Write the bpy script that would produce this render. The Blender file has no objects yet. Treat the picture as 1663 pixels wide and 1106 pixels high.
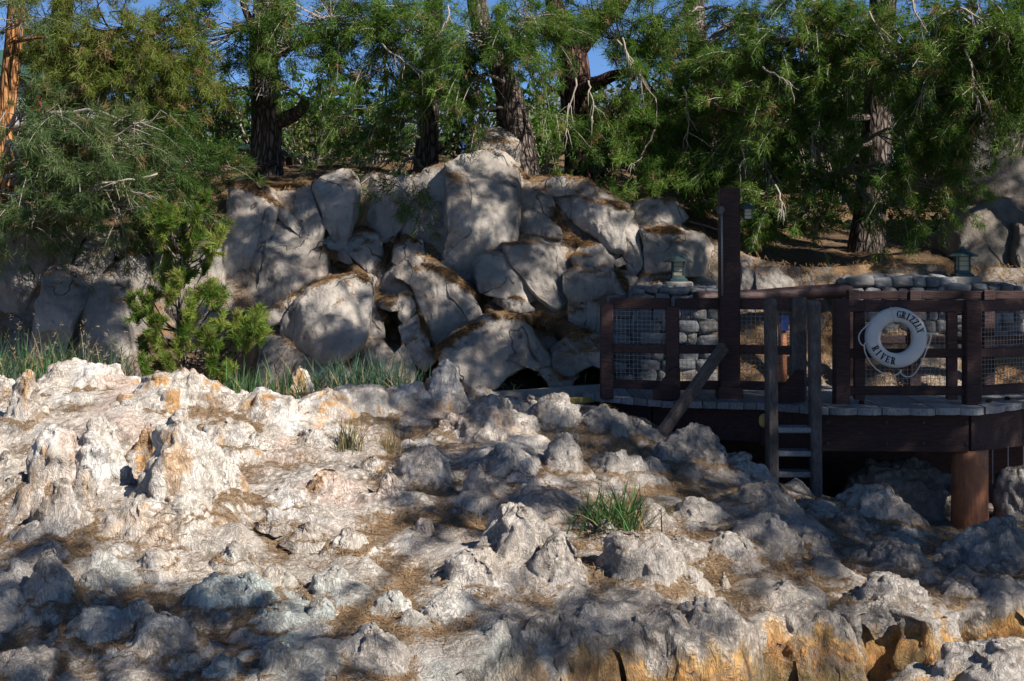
import bpy, math, random
import numpy as np

sc = bpy.context.scene
# ------------------------------------------------------------------ camera, sky, sun, exposure
F = 2310.0; CX = 831.5; HY = 400.0; Z0 = 3.5          # focal length and horizon of the photograph (px), eye height (m)
cam_d = bpy.data.cameras.new('camera'); cam = bpy.data.objects.new('camera', cam_d)
sc.collection.objects.link(cam); sc.camera = cam
cam.location = (0, 0, Z0); cam.rotation_euler = (math.radians(90), 0, 0)
cam_d.sensor_width = 36; cam_d.lens = 36 * F / 1663; cam_d.shift_y = -(553 - HY) / 1663
cam_d.clip_end = 2000

SUN = np.array([0.60, -0.48, 0.64]); SUN /= np.linalg.norm(SUN)
elev = math.asin(SUN[2]); az = math.atan2(SUN[0], SUN[1])
w = bpy.data.worlds.new('World'); sc.world = w; w.use_nodes = True
nt = w.node_tree; nt.nodes.clear()
sky = nt.nodes.new('ShaderNodeTexSky'); sky.sky_type = 'NISHITA'; sky.sun_disc = False
sky.sun_elevation = elev; sky.sun_rotation = az; sky.air_density = 0.8; sky.dust_density = 0.0; sky.ozone_density = 8.0; sky.altitude = 2500
bg = nt.nodes.new('ShaderNodeBackground'); bg.inputs[1].default_value = 0.07
out = nt.nodes.new('ShaderNodeOutputWorld')
nt.links.new(sky.outputs[0], bg.inputs[0]); nt.links.new(bg.outputs[0], out.inputs[0])
sl = bpy.data.lights.new('sun', 'SUN'); sl.energy = 5.0; sl.angle = math.radians(0.55); sl.color = (1.0, 0.96, 0.90)
so = bpy.data.objects.new('sun', sl); sc.collection.objects.link(so)
from mathutils import Vector
so.rotation_euler = Vector(tuple(-SUN)).to_track_quat('-Z', 'Y').to_euler(); so.location = (10, -5, 20)
sc.view_settings.view_transform = 'Standard'; sc.view_settings.look = 'None'
sc.view_settings.exposure = 0.85; sc.view_settings.gamma = 1.0
sc.cycles.max_bounces = 5; sc.cycles.diffuse_bounces = 1; sc.cycles.glossy_bounces = 2
sc.cycles.transmission_bounces = 3; sc.cycles.transparent_max_bounces = 6

# ------------------------------------------------------------------ helpers
RNG = np.random.default_rng(7); random.seed(7)
COL = sc.collection

def W(px, py, d):
    """point seen at (px, py) of the photograph at depth d"""
    return np.array([(px - CX) / F * d, d, Z0 + (HY - py) / F * d])

def wloc(p):
    s = np.zeros(3)
    while p is not None: s = s + np.array(p.location); p = p.parent
    return s
def mk(name, V, Fs, mat, parent=None, loc=None, smooth=True, col=None, flt=None):
    V = np.asarray(V, dtype=np.float32)
    if loc is not None: V = V - np.asarray(loc, dtype=np.float32)
    if not isinstance(Fs, list): Fs = [Fs]
    Fs = [np.asarray(f, dtype=np.int32) for f in Fs if len(f)]
    me = bpy.data.meshes.new(name)
    me.vertices.add(len(V)); me.vertices.foreach_set('co', V.ravel())
    tot = np.concatenate([np.full(len(f), f.shape[1], dtype=np.int32) for f in Fs])
    idx = np.concatenate([f.ravel() for f in Fs])
    me.loops.add(len(idx)); me.loops.foreach_set('vertex_index', idx)
    me.polygons.add(len(tot))
    st = np.zeros(len(tot), dtype=np.int32); st[1:] = np.cumsum(tot)[:-1]
    me.polygons.foreach_set('loop_start', st); me.polygons.foreach_set('loop_total', tot)
    me.polygons.foreach_set('use_smooth', np.full(len(tot), bool(smooth)))
    me.update(calc_edges=True)
    if col is not None:
        a = me.attributes.new('Col', 'FLOAT_COLOR', 'POINT')
        c = np.ones((len(V), 4), dtype=np.float32); c[:, :3] = col
        a.data.foreach_set('color', c.ravel())
    if flt is not None:
        a = me.attributes.new('lit', 'FLOAT', 'POINT'); a.data.foreach_set('value', np.asarray(flt, dtype=np.float32))
    if mat is not None: me.materials.append(mat)
    o = bpy.data.objects.new(name, me); COL.objects.link(o)
    if parent is not None:
        o.parent = parent
        if loc is None:
            o.location = -wloc(parent)     # geometry is written in world coordinates
    if loc is not None: o.location = tuple(float(v) for v in loc)
    return o

def tag(o, label=None, cat=None, group=None, kind=None):
    if label: o['label'] = label
    if cat: o['category'] = cat
    if group: o['group'] = group
    if kind: o['kind'] = kind
    return o

def empty(name, loc, label, cat, group=None):
    o = bpy.data.objects.new(name, None); COL.objects.link(o)
    o.location = tuple(float(v) for v in loc); o.empty_display_size = 0.2
    return tag(o, label, cat, group)

def gridF(nr, nc, wrap=False):
    i = np.arange(nr - 1)[:, None]; j = np.arange(nc if wrap else nc - 1)[None, :]
    j2 = (j + 1) % nc
    a = i * nc + j; b = i * nc + j2; c = (i + 1) * nc + j2; d = (i + 1) * nc + j
    return np.stack([a, b, c, d], -1).reshape(-1, 4)

# --- vectorised gradient noise
_prm = RNG.permutation(256); _prm = np.concatenate([_prm, _prm, _prm])
_g = RNG.normal(size=(256, 3)); _g /= np.linalg.norm(_g, axis=1)[:, None]
def pn(P, s=0.0):
    P = np.asarray(P, dtype=np.float64) + s * 17.31
    i = np.floor(P).astype(np.int64); f = P - i; i &= 255
    u = f * f * f * (f * (f * 6 - 15) + 10)
    r = 0
    for dx in (0, 1):
        wx = u[:, 0] if dx else 1 - u[:, 0]
        for dy in (0, 1):
            wy = u[:, 1] if dy else 1 - u[:, 1]
            hxy = _prm[_prm[(i[:, 0] + dx) & 255] + ((i[:, 1] + dy) & 255)]
            for dz in (0, 1):
                wz = u[:, 2] if dz else 1 - u[:, 2]
                g = _g[_prm[hxy + ((i[:, 2] + dz) & 255)]]
                r = r + wx * wy * wz * (g[:, 0] * (f[:, 0] - dx) + g[:, 1] * (f[:, 1] - dy) + g[:, 2] * (f[:, 2] - dz))
    return r * 1.5
def fbm(P, o=4, s=0.0, g=0.5):
    r = 0; a = 1.0; P = np.asarray(P, dtype=np.float64)
    for k in range(o): r = r + a * pn(P * 2 ** k, s + k); a *= g
    return r
def bil(P, s=0.0): return np.abs(pn(P, s)) * 2 - 0.45
def sst(a, b, x):
    t = np.clip((x - a) / (b - a), 0, 1); return t * t * (3 - 2 * t)
def lerp(a, b, t): return np.asarray(a) + (np.asarray(b) - np.asarray(a)) * np.asarray(t)[..., None]
def nrm(v): return v / np.maximum(np.linalg.norm(v, axis=-1, keepdims=True), 1e-9)
def grid_normals(P, wrap=False):
    """P (nr,nc,3)"""
    if wrap:
        dc = np.roll(P, -1, 1) - np.roll(P, 1, 1)
    else: dc = np.gradient(P, axis=1)
    dr = np.gradient(P, axis=0)
    return nrm(np.cross(dc, dr))

def tps(pts):
    pts = np.array(pts, dtype=float); X = pts[:, :2]; z = pts[:, 2]; n = len(X)
    def U(r2): return 0.5 * r2 * np.log(np.maximum(r2, 1e-12))
    K = U(((X[:, None] - X[None]) ** 2).sum(-1)) + np.eye(n) * 0.05
    Pm = np.c_[np.ones(n), X]
    A = np.zeros((n + 3, n + 3)); A[:n, :n] = K; A[:n, n:] = Pm; A[n:, :n] = Pm.T
    c = np.linalg.solve(A, np.r_[z, 0, 0, 0])
    def f(x, y):
        x = np.asarray(x, float); y = np.asarray(y, float); sh = x.shape
        q = np.c_[x.ravel(), y.ravel()]; r = np.zeros(len(q))
        for k in range(n): r += c[k] * U(((q - X[k]) ** 2).sum(1))
        r += c[n] + c[n + 1] * q[:, 0] + c[n + 2] * q[:, 1]
        return r.reshape(sh)
    return f

# --- tubes, boxes
def tube(pts, rad, ns=8, cap=True):
    pts = np.asarray(pts, float); rad = np.broadcast_to(np.asarray(rad, float), (len(pts),))
    t = nrm(np.gradient(pts, axis=0)); up = np.array([0, 0, 1.0])
    if abs(t[:, 2]).max() > .92: up = np.array([0.3, 1.0, 0.15])
    a = nrm(np.cross(t, up)); b = np.cross(t, a)
    th = np.arange(ns) / ns * 2 * math.pi
    V = pts[:, None] + rad[:, None, None] * (np.cos(th)[None, :, None] * a[:, None] + np.sin(th)[None, :, None] * b[:, None])
    V = V.reshape(-1, 3); Fq = gridF(len(pts), ns, True)
    Fs = [Fq]
    if cap:
        n = len(V); V = np.vstack([V, pts[0], pts[-1]])
        k = np.arange(ns); k2 = (k + 1) % ns
        Fs.append(np.c_[k2, k, np.full(ns, n)]); m = (len(pts) - 1) * ns
        Fs.append(np.c_[m + k, m + k2, np.full(ns, n + 1)])
    return V, Fs
def tubes_many(P, R, ns=3):
    """P (n,k,3) polylines, R (n,k)"""
    n, k, _ = P.shape
    t = nrm(np.gradient(P, axis=1)); ref = np.array([0.31, 0.52, 0.8])
    a = nrm(np.cross(t, ref)); b = np.cross(t, a)
    th = np.arange(ns) / ns * 2 * math.pi
    V = P[:, :, None] + R[:, :, None, None] * (np.cos(th)[:, None] * a[:, :, None] + np.sin(th)[:, None] * b[:, :, None])
    f = gridF(k, ns, True)
    Fq = (f[None] + (np.arange(n) * k * ns)[:, None, None]).reshape(-1, 4)
    return V.reshape(-1, 3), Fq
class MB:
    def __init__(s): s.V = []; s.F = []; s.n = 0
    def add(s, V, Fs):
        if not isinstance(Fs, list): Fs = [Fs]
        for f in Fs: s.F.append(np.asarray(f) + s.n)
        s.V.append(np.asarray(V)); s.n += len(V); return s
    def tube(s, *a, **k): return s.add(*tube(*a, **k))
    def box(s, c, size, bev=0.0, rz=0.0, M=None): return s.add(*box(c, size, bev, rz, M))
    def build(s, name, mat, parent=None, smooth=False, **k):
        fs = {}
        for f in s.F: fs.setdefault(f.shape[1], []).append(f)
        return mk(name, np.vstack(s.V), [np.vstack(v) for v in fs.values()], mat, parent, smooth=smooth, **k)
def box(c, size, bev=0.0, rz=0.0, M=None):
    """chamfered box; M optional 3x3 with columns = axes"""
    hx, hy, hz = [v / 2 for v in size]
    if bev <= 0:
        V = np.array([[x, y, z] for x in (-hx, hx) for y in (-hy, hy) for z in (-hz, hz)])
        Fs = [np.array([[0, 1, 3, 2], [4, 6, 7, 5], [0, 4, 5, 1], [2, 3, 7, 6], [0, 2, 6, 4], [1, 5, 7, 3]])]
    else:
        b = min(bev, hx * .9, hy * .9, hz * .9); V = []; key = {}
        for sx in (-1, 1):
            for sy in (-1, 1):
                for szz in (-1, 1):
                    for ax in range(3):
                        p = [sx * (hx - b), sy * (hy - b), szz * (hz - b)]
                        p[ax] = (sx * hx, sy * hy, szz * hz)[ax]
                        key[(sx, sy, szz, ax)] = len(V); V.append(p)
        V = np.array(V); q = []; tr = []
        for ax in range(3):
            o1, o2 = [a for a in range(3) if a != ax]
            for s in (-1, 1):
                r = []
                for (a, bb) in ((-1, -1), (1, -1), (1, 1), (-1, 1)):
                    k = [0, 0, 0]; k[ax] = s; k[o1] = a; k[o2] = bb; r.append(key[(*k, ax)])
                q.append(r)
        for ax in range(3):
            o1, o2 = [a for a in range(3) if a != ax]
            for a in (-1, 1):
                for bb in (-1, 1):
                    k0 = [0, 0, 0]; k0[ax] = -1; k0[o1] = a; k0[o2] = bb
                    k1 = list(k0); k1[ax] = 1
                    q.append([key[(*k0, o1)], key[(*k1, o1)], key[(*k1, o2)], key[(*k0, o2)]])
        for sx in (-1, 1):
            for sy in (-1, 1):
                for szz in (-1, 1): tr.append([key[(sx, sy, szz, a)] for a in range(3)])
        def fix(f):
            f = list(f); p = V[f]; n = np.cross(p[1] - p[0], p[2] - p[0])
            return f if n @ p.mean(0) > 0 else f[::-1]
        Fs = [np.array([fix(f) for f in q]), np.array([fix(f) for f in tr])]
    if M is not None: V = V @ np.asarray(M).T
    elif rz:
        cz, sz = math.cos(rz), math.sin(rz); V = V @ np.array([[cz, -sz, 0], [sz, cz, 0], [0, 0, 1]]).T
    return V + np.asarray(c), Fs
def beam(p, q, wd, ht, bev=0.008):
    """box from p to q, wd across, ht tall"""
    p = np.asarray(p, float); q = np.asarray(q, float); L = np.linalg.norm(q - p); x = (q - p) / L
    y = nrm(np.cross([0, 0, 1.0], x)); z = np.cross(x, y)
    return box((p + q) / 2, (L, wd, ht), bev, M=np.stack([x, y, z], 1))

# --- materials
def mat_new(name, rough=0.85, spec=0.3):
    m = bpy.data.materials.new(name); m.use_nodes = True
    b = m.node_tree.nodes['Principled BSDF']; b.inputs['Roughness'].default_value = rough
    b.inputs['Specular IOR Level'].default_value = spec
    return m, m.node_tree, b
def N(t, ty, **k):
    n = t.nodes.new(ty)
    for a, v in k.items():
        if a.startswith('i_'):
            key = a[2:]; key = int(key) if key.isdigit() else key
            n.inputs[key].default_value = v
        else: setattr(n, a, v)
    return n
def noise(t, vec, scale, det=4, rough=.55, dist=0):
    n = N(t, 'ShaderNodeTexNoise', i_Scale=scale, i_Detail=det, i_Roughness=rough, i_Distortion=dist)
    t.links.new(vec, n.inputs['Vector']); return n.outputs['Fac']
def ramp(t, fac, stops):
    r = N(t, 'ShaderNodeValToRGB'); e = r.color_ramp.elements
    while len(e) < len(stops): e.new(0.5)
    for el, (p, c) in zip(e, stops):
        el.position = p; el.color = (*c, 1) if len(c) == 3 else c
    t.links.new(fac, r.inputs[0]); return r.outputs[0]
def mixc(t, fac, a, b, mode='MIX'):
    m = N(t, 'ShaderNodeMix', data_type='RGBA', blend_type=mode)
    for v, s in ((fac, m.inputs[0]), (a, m.inputs[6]), (b, m.inputs[7])):
        if isinstance(v, (int, float)): s.default_value = v
        elif isinstance(v, tuple): s.default_value = (*v, 1)
        else: t.links.new(v, s)
    return m.outputs[2]
def mth(t, op, a, b=None, c=None, clamp=False):
    m = N(t, 'ShaderNodeMath', operation=op, use_clamp=clamp)
    for i, v in enumerate((a, b, c)):
        if v is None: continue
        if isinstance(v, (int, float)): m.inputs[i].default_value = v
        else: t.links.new(v, m.inputs[i])
    return m.outputs[0]
def bump(t, h, dist, strength=1.0, prev=None):
    b = N(t, 'ShaderNodeBump', i_Strength=strength, i_Distance=dist); t.links.new(h, b.inputs['Height'])
    if prev is not None: t.links.new(prev, b.inputs['Normal'])
    return b.outputs[0]
def mapr(t, v, a, b, c=0., d=1.):
    m = N(t, 'ShaderNodeMapRange'); t.links.new(v, m.inputs[0])
    for i, x in enumerate((a, b, c, d)): m.inputs[i + 1].default_value = x
    return m.outputs[0]
def scaled(t, vec, s):
    m = N(t, 'ShaderNodeMapping', i_Scale=s); t.links.new(vec, m.inputs[0]); return m.outputs[0]

def m_travertine():
    m, t, b = mat_new('travertine_rock', 0.92, 0.15); L = t.links.new
    pos = N(t, 'ShaderNodeNewGeometry').outputs['Position']
    col = N(t, 'ShaderNodeAttribute', attribute_name='Col').outputs['Color']
    lit = N(t, 'ShaderNodeAttribute', attribute_name='lit').outputs['Fac']
    n1 = noise(t, pos, 9, 8, .68); n2 = noise(t, pos, 45, 5, .65)
    v = mixc(t, 1.0, col, ramp(t, n1, [(0.3, (.74, .72, .7)), (0.5, (.97, .97, .97)), (.7, (1.08, 1.07, 1.05))]), 'MULTIPLY')
    pits = mapr(t, noise(t, pos, 26, 3, .5, .6), .36, .26)
    v = mixc(t, mth(t, 'MULTIPLY', pits, .55), v, (.13, .105, .08))
    dv = N(t, 'ShaderNodeTexVoronoi', feature='DISTANCE_TO_EDGE', i_Scale=5.5)
    wv = mixc(t, .22, pos, N(t, 'ShaderNodeTexNoise', i_Scale=4.0, i_Detail=4.0).outputs['Color'], 'ADD')
    L(wv, dv.inputs['Vector'])
    cm = mapr(t, noise(t, pos, 2.2, 2), .56, .66)
    crack = mth(t, 'MULTIPLY', mapr(t, dv.outputs['Distance'], .012, .003), cm, clamp=True)
    v = mixc(t, mth(t, 'MULTIPLY', crack, .6), v, (.09, .07, .055))
    flow = noise(t, scaled(t, pos, (11, 11, 3.6)), 1.0, 6, .55, 3.0)
    fl2 = mapr(t, mth(t, 'ABSOLUTE', mth(t, 'SUBTRACT', flow, .5)), .0, .07)
    v = mixc(t, mth(t, 'MULTIPLY', mth(t, 'SUBTRACT', 1.0, fl2), mapr(t, noise(t, pos, 3.1, 3), .4, .6, 0, .55)), v, (.16, .125, .095))  # crease shade of the flow wrinkles painted into the colour
    vn = N(t, 'ShaderNodeTexVoronoi', feature='SMOOTH_F1', i_Scale=19.0); L(wv, vn.inputs['Vector'])
    km = mapr(t, noise(t, pos, 1.3, 4, .6), .50, .58)
    nod = mth(t, 'MULTIPLY', mapr(t, vn.outputs['Distance'], .12, .62, 1, 0), km)
    v = mixc(t, mth(t, 'MULTIPLY', mth(t, 'MULTIPLY', km, mapr(t, vn.outputs['Distance'], .3, .6)), .7), v, (.15, .12, .095))
    v = mixc(t, mth(t, 'MULTIPLY', mapr(t, noise(t, pos, .8, 5, .6), .52, .68), .5), v, (.34, .27, .2))
    # brown needle litter, fibrous
    fib = noise(t, scaled(t, pos, (14, 55, 14)), 2.0, 5, .7, 1.2)
    lc = ramp(t, fib, [(.3, (.10, .065, .035)), (.5, (.22, .145, .085)), (.68, (.34, .25, .16))])
    lf = mth(t, 'ADD', lit, mth(t, 'MULTIPLY', mth(t, 'SUBTRACT', noise(t, pos, 16, 6, .7), .5), 1.3))
    lf = mapr(t, lf, .42, .62)
    v = mixc(t, lf, v, lc); L(v, b.inputs['Base Color'])
    hh = mth(t, 'ADD', mth(t, 'MULTIPLY', n1, 1.0), mth(t, 'MULTIPLY', n2, .35))
    hh = mth(t, 'SUBTRACT', hh, mth(t, 'MULTIPLY', crack, .4)); hh = mth(t, 'ADD', hh, mth(t, 'MULTIPLY', nod, .85)); hh = mth(t, 'ADD', hh, mth(t, 'MULTIPLY', fl2, .28)); hh = mth(t, 'ADD', hh, mth(t, 'MULTIPLY', flow, .6)); hh = mth(t, 'SUBTRACT', hh, mth(t, 'MULTIPLY', pits, .35))
    L(bump(t, mth(t, 'ADD', hh, mth(t, 'MULTIPLY', mth(t, 'MULTIPLY', fib, lf), .5)), .032, .85), b.inputs['Normal'])
    return m

def m_cliff():
    m, t, b = mat_new('cliff_rock', 0.9, 0.2); L = t.links.new
    geo = N(t, 'ShaderNodeNewGeometry'); pos = geo.outputs['Position']
    col = N(t, 'ShaderNodeAttribute', attribute_name='Col').outputs['Color']
    lit = N(t, 'ShaderNodeAttribute', attribute_name='lit').outputs['Fac']
    n1 = noise(t, pos, 3.2, 8, .62); n2 = noise(t, pos, 30, 5, .6)
    v = mixc(t, 1.0, col, ramp(t, n1, [(0.26, (.5, .47, .45)), (0.48, (.92, .92, .92)), (.72, (1.2, 1.16, 1.1))]), 'MULTIPLY')
    st = noise(t, scaled(t, pos, (5, 5, .6)), 1.5, 5, .6)
    v = mixc(t, mth(t, 'MULTIPLY', mapr(t, st, .56, .7), .45), v, (.17, .13, .1))
    wv = mixc(t, .35, pos, N(t, 'ShaderNodeTexNoise', i_Scale=1.6, i_Detail=4.0).outputs['Color'], 'ADD')
    dv = N(t, 'ShaderNodeTexVoronoi', feature='DISTANCE_TO_EDGE', i_Scale=1.5); L(wv, dv.inputs['Vector'])
    cm = mapr(t, noise(t, pos, 1.3, 2), .47, .55)
    cl = noise(t, scaled(t, pos, (1, 1, .55)), 1.15, 3, .45, .7)
    crack = mth(t, 'MULTIPLY', mapr(t, mth(t, 'ABSOLUTE', mth(t, 'SUBTRACT', cl, .47)), .0075, .002), cm, clamp=True)
    pit = mapr(t, noise(t, pos, 14, 4, .6, .4), .38, .27)
    v = mixc(t, mth(t, 'MULTIPLY', pit, .5), v, (.1, .08, .065))
    v = mixc(t, mth(t, 'MULTIPLY', crack, .8), v, (.05, .04, .035))
    fib = noise(t, scaled(t, pos, (16, 40, 16)), 2.0, 5, .7, 1.2)
    lc = ramp(t, fib, [(.3, (.11, .065, .032)), (.5, (.24, .145, .075)), (.68, (.36, .235, .13))])
    lf = mth(t, 'ADD', lit, mth(t, 'MULTIPLY', mth(t, 'SUBTRACT', noise(t, pos, 9, 6, .7), .5), 1.1))
    lf = mapr(t, lf, .45, .6)
    v = mixc(t, lf, v, lc); L(v, b.inputs['Base Color'])
    hh = mth(t, 'SUBTRACT', mth(t, 'ADD', n1, mth(t, 'MULTIPLY', n2, .3)), mth(t, 'MULTIPLY', crack, .45))
    hh = mth(t, 'SUBTRACT', hh, mth(t, 'MULTIPLY', pit, .25))
    L(bump(t, mth(t, 'ADD', hh, mth(t, 'MULTIPLY', mth(t, 'MULTIPLY', fib, lf), .7)), .07, .7), b.inputs['Normal'])
    return m

def m_litter():
    m, t, b = mat_new('needle_litter_soil', 0.95, 0.1); L = t.links.new
    pos = N(t, 'ShaderNodeNewGeometry').outputs['Position']
    fib = noise(t, scaled(t, pos, (10, 28, 14)), 2.2, 6, .75, 1.5); big = noise(t, pos, .9, 4)
    v = ramp(t, fib, [(.28, (.07, .042, .022)), (.5, (.21, .13, .068)), (.7, (.38, .26, .15))])
    v = mixc(t, mapr(t, big, .52, .66), v, (.13, .1, .07), 'MIX')
    L(v, b.inputs['Base Color']); L(bump(t, mth(t, 'ADD', fib, noise(t, pos, 6, 5)), .06, .9), b.inputs['Normal'])
    return m

def m_bark(name, c0, c1, c2):
    m, t, b = mat_new(name, 0.95, 0.1); L = t.links.new
    pos = N(t, 'ShaderNodeNewGeometry').outputs['Position']
    n = noise(t, scaled(t, pos, (22, 22, 4)), 1.3, 6, .65, .8)
    dv = N(t, 'ShaderNodeTexVoronoi', feature='DISTANCE_TO_EDGE', i_Scale=1.0)
    L(scaled(t, mixc(t, .12, pos, N(t, 'ShaderNodeTexNoise', i_Scale=5.0).outputs['Color'], 'ADD'), (17, 17, 4)), dv.inputs['Vector'])
    pl = mapr(t, dv.outputs['Distance'], 0, .22)
    v = mixc(t, pl, c0, ramp(t, n, [(.3, c1), (.7, c2)])); L(v, b.inputs['Base Color'])
    L(bump(t, mth(t, 'ADD', pl, mth(t, 'MULTIPLY', n, .5)), .03, 1.0), b.inputs['Normal'])
    return m

def m_wood(name, c0, c1, sc_=(3, 3, 3), rough=.75, weather=None):
    m, t, b = mat_new(name, rough, 0.3); L = t.links.new
    pos = N(t, 'ShaderNodeTexCoord').outputs['Object']
    info = N(t, 'ShaderNodeObjectInfo').outputs['Random']
    n = noise(t, scaled(t, pos, sc_), 4.0, 6, .65, .6)
    v = ramp(t, n, [(.3, c0), (.7, c1)])
    if weather:
        v = mixc(t, mapr(t, noise(t, pos, 3.5, 5, .7), .45, .7), v, weather)
    hs = N(t, 'ShaderNodeHueSaturation'); L(v, hs.inputs['Color']); L(mapr(t, info, 0, 1, .7, 1.25), hs.inputs['Value'])
    L(hs.outputs[0], b.inputs['Base Color']); L(bump(t, n, .012, .8), b.inputs['Normal'])
    return m

def m_leaf(name, trans=.35, rough=.55):
    m = bpy.data.materials.new(name); m.use_nodes = True; t = m.node_tree; L = t.links.new
    b = t.nodes['Principled BSDF']; b.inputs['Roughness'].default_value = rough; b.inputs['Specular IOR Level'].default_value = .12
    col = N(t, 'ShaderNodeAttribute', attribute_name='Col').outputs['Color']
    L(col, b.inputs['Base Color'])
    tr = N(t, 'ShaderNodeBsdfTranslucent'); L(mixc(t, 1.0, col, (1.25, 1.3, .7), 'MULTIPLY'), tr.inputs[0])
    mx = N(t, 'ShaderNodeMixShader', i_0=trans); L(b.outputs[0], mx.inputs[1]); L(tr.outputs[0], mx.inputs[2])
    L(mx.outputs[0], t.nodes['Material Output'].inputs[0])
    return m

def m_plain(name, c, rough=.6, var=.15, spec=.4, metal=0, bscale=20, bd=.003):
    m, t, b = mat_new(name, rough, spec); L = t.links.new; b.inputs['Metallic'].default_value = metal
    pos = N(t, 'ShaderNodeTexCoord').outputs['Object']; n = noise(t, pos, bscale, 5, .65)
    v = ramp(t, n, [(.25, tuple(x * (1 - var) for x in c)), (.75, tuple(min(1, x * (1 + var)) for x in c))])
    L(v, b.inputs['Base Color']); L(bump(t, n, bd, .7), b.inputs['Normal'])
    return m

M = {}
M['trav'] = m_travertine(); M['cliff'] = m_cliff(); M['soil'] = m_litter()
M['bark'] = m_bark('grey_brown_bark', (.035, .025, .02), (.13, .1, .085), (.26, .21, .18))
M['bark_red'] = m_bark('dark_red_bark', (.02, .012, .01), (.1, .055, .04), (.19, .11, .085))
M['bark_orange'] = m_bark('orange_bark', (.1, .04, .015), (.4, .17, .06), (.5, .26, .11))
M['twig'] = m_plain('grey_twig', (.27, .23, .19), .9, .3)
M['needle'] = m_leaf('pine_needles', .4); M['leaf'] = m_leaf('green_leaves', .35, .45)
M['grass'] = m_leaf('grass_blades', .3, .5); M['dry'] = m_leaf('dry_needles', .15, .8)
M['wood'] = m_wood('dark_brown_timber', (.026, .014, .013), (.085, .043, .036), (2, 2, 14), .7)
M['woodx'] = m_wood('dark_brown_rail_timber', (.026, .014, .013), (.085, .043, .036), (2, 14, 14), .7)
M['grey_wood'] = m_wood('weathered_grey_timber', (.06, .048, .043), (.17, .145, .13), (14, 14, 2), .85, (.05, .036, .03))
M['plank'] = m_wood('weathered_plank', (.16, .15, .145), (.36, .35, .34), (14, 1.2, 8), .85)
M['log'] = m_wood('red_brown_log', (.22, .08, .035), (.46, .19, .085), (9, 9, .8), .6, (.15, .07, .04))
M['brace'] = m_wood('weathered_brown_timber', (.07, .05, .04), (.19, .145, .115), (10, 10, 10), .85, (.05, .035, .03))
M['lograil'] = m_wood('dark_red_log', (.06, .03, .028), (.13, .07, .06), (1, 9, 9), .45)
M['stone'] = None
M['wire'] = m_plain('galvanised_wire', (.26, .25, .25), .5, .1, .5, .4)
M['concrete'] = m_plain('stained_concrete', (.3, .27, .23), .9, .35, .2, 0, 4, .01)
# ------------------------------------------------------------------ foreground rock slope
CP = [(-150,640,15.2),(60,662,14.3),(200,662,14.3),(350,668,14.2),(500,690,14.2),(650,700,14.5),
      (0,655,16.6),(300,655,16.6),(600,655,17),(850,655,17),(950,668,16.8),
      (0,770,12.5),(200,790,12.4),(400,780,12.6),(560,735,13.5),(620,740,13.3),(800,740,13.6),(950,720,14.4),(1080,712,15.4),(1150,745,14.8),(1200,785,14.2),
      (0,890,10.8),(200,900,10.7),(400,880,11),(600,850,11.6),(800,835,12),(1000,845,12),(1150,835,12.4),(1290,805,15),(1420,850,14.3),(1575,870,15.2),(1650,870,15),
      (0,1000,9.7),(300,1000,9.8),(600,960,10.3),(800,965,10.4),(1000,975,10.4),(1200,940,11.2),(1400,945,11.7),(1550,945,12.3),(1700,965,12),
      (0,1106,8.8),(300,1106,8.9),(600,1106,9.0),(800,1090,9.2),(1000,1060,9.6),(1240,1050,9.9),(1450,1005,10.6),(1663,970,11.3),
      (1100,725,17.2),(1300,810,17.2),(1500,815,17.5),(1663,815,17.5),(1200,780,19),(1600,780,19),(-300,900,11),(-300,720,14),(1950,950,12),(1950,860,15),(-400,1100,9)]
tz = tps([W(*c) for c in CP])
EX = np.array([((p - CX) / F * d, d) for p, d in [(-500,7.9),(0,8.0),(300,8.2),(600,8.6),(720,9.0),(900,9.3),(1000,9.5),(1240,9.75),(1350,10.2),(1450,10.45),(1663,10.9),(1900,11.6),(2400,12)]])
def y_edge(x): return np.interp(x, EX[:, 0], EX[:, 1]) + .12 * sst(-.4, .2, x) + .2 * sst(-.6, .1, x) * sst(2.6, 2.0, x) + 0.16 * np.sin(x * 3.1 + 1) * (x > -1.5) + 0.08 * np.sin(x * 7.7) + .03 * np.sin(x * 13.3 + 2)

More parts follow.
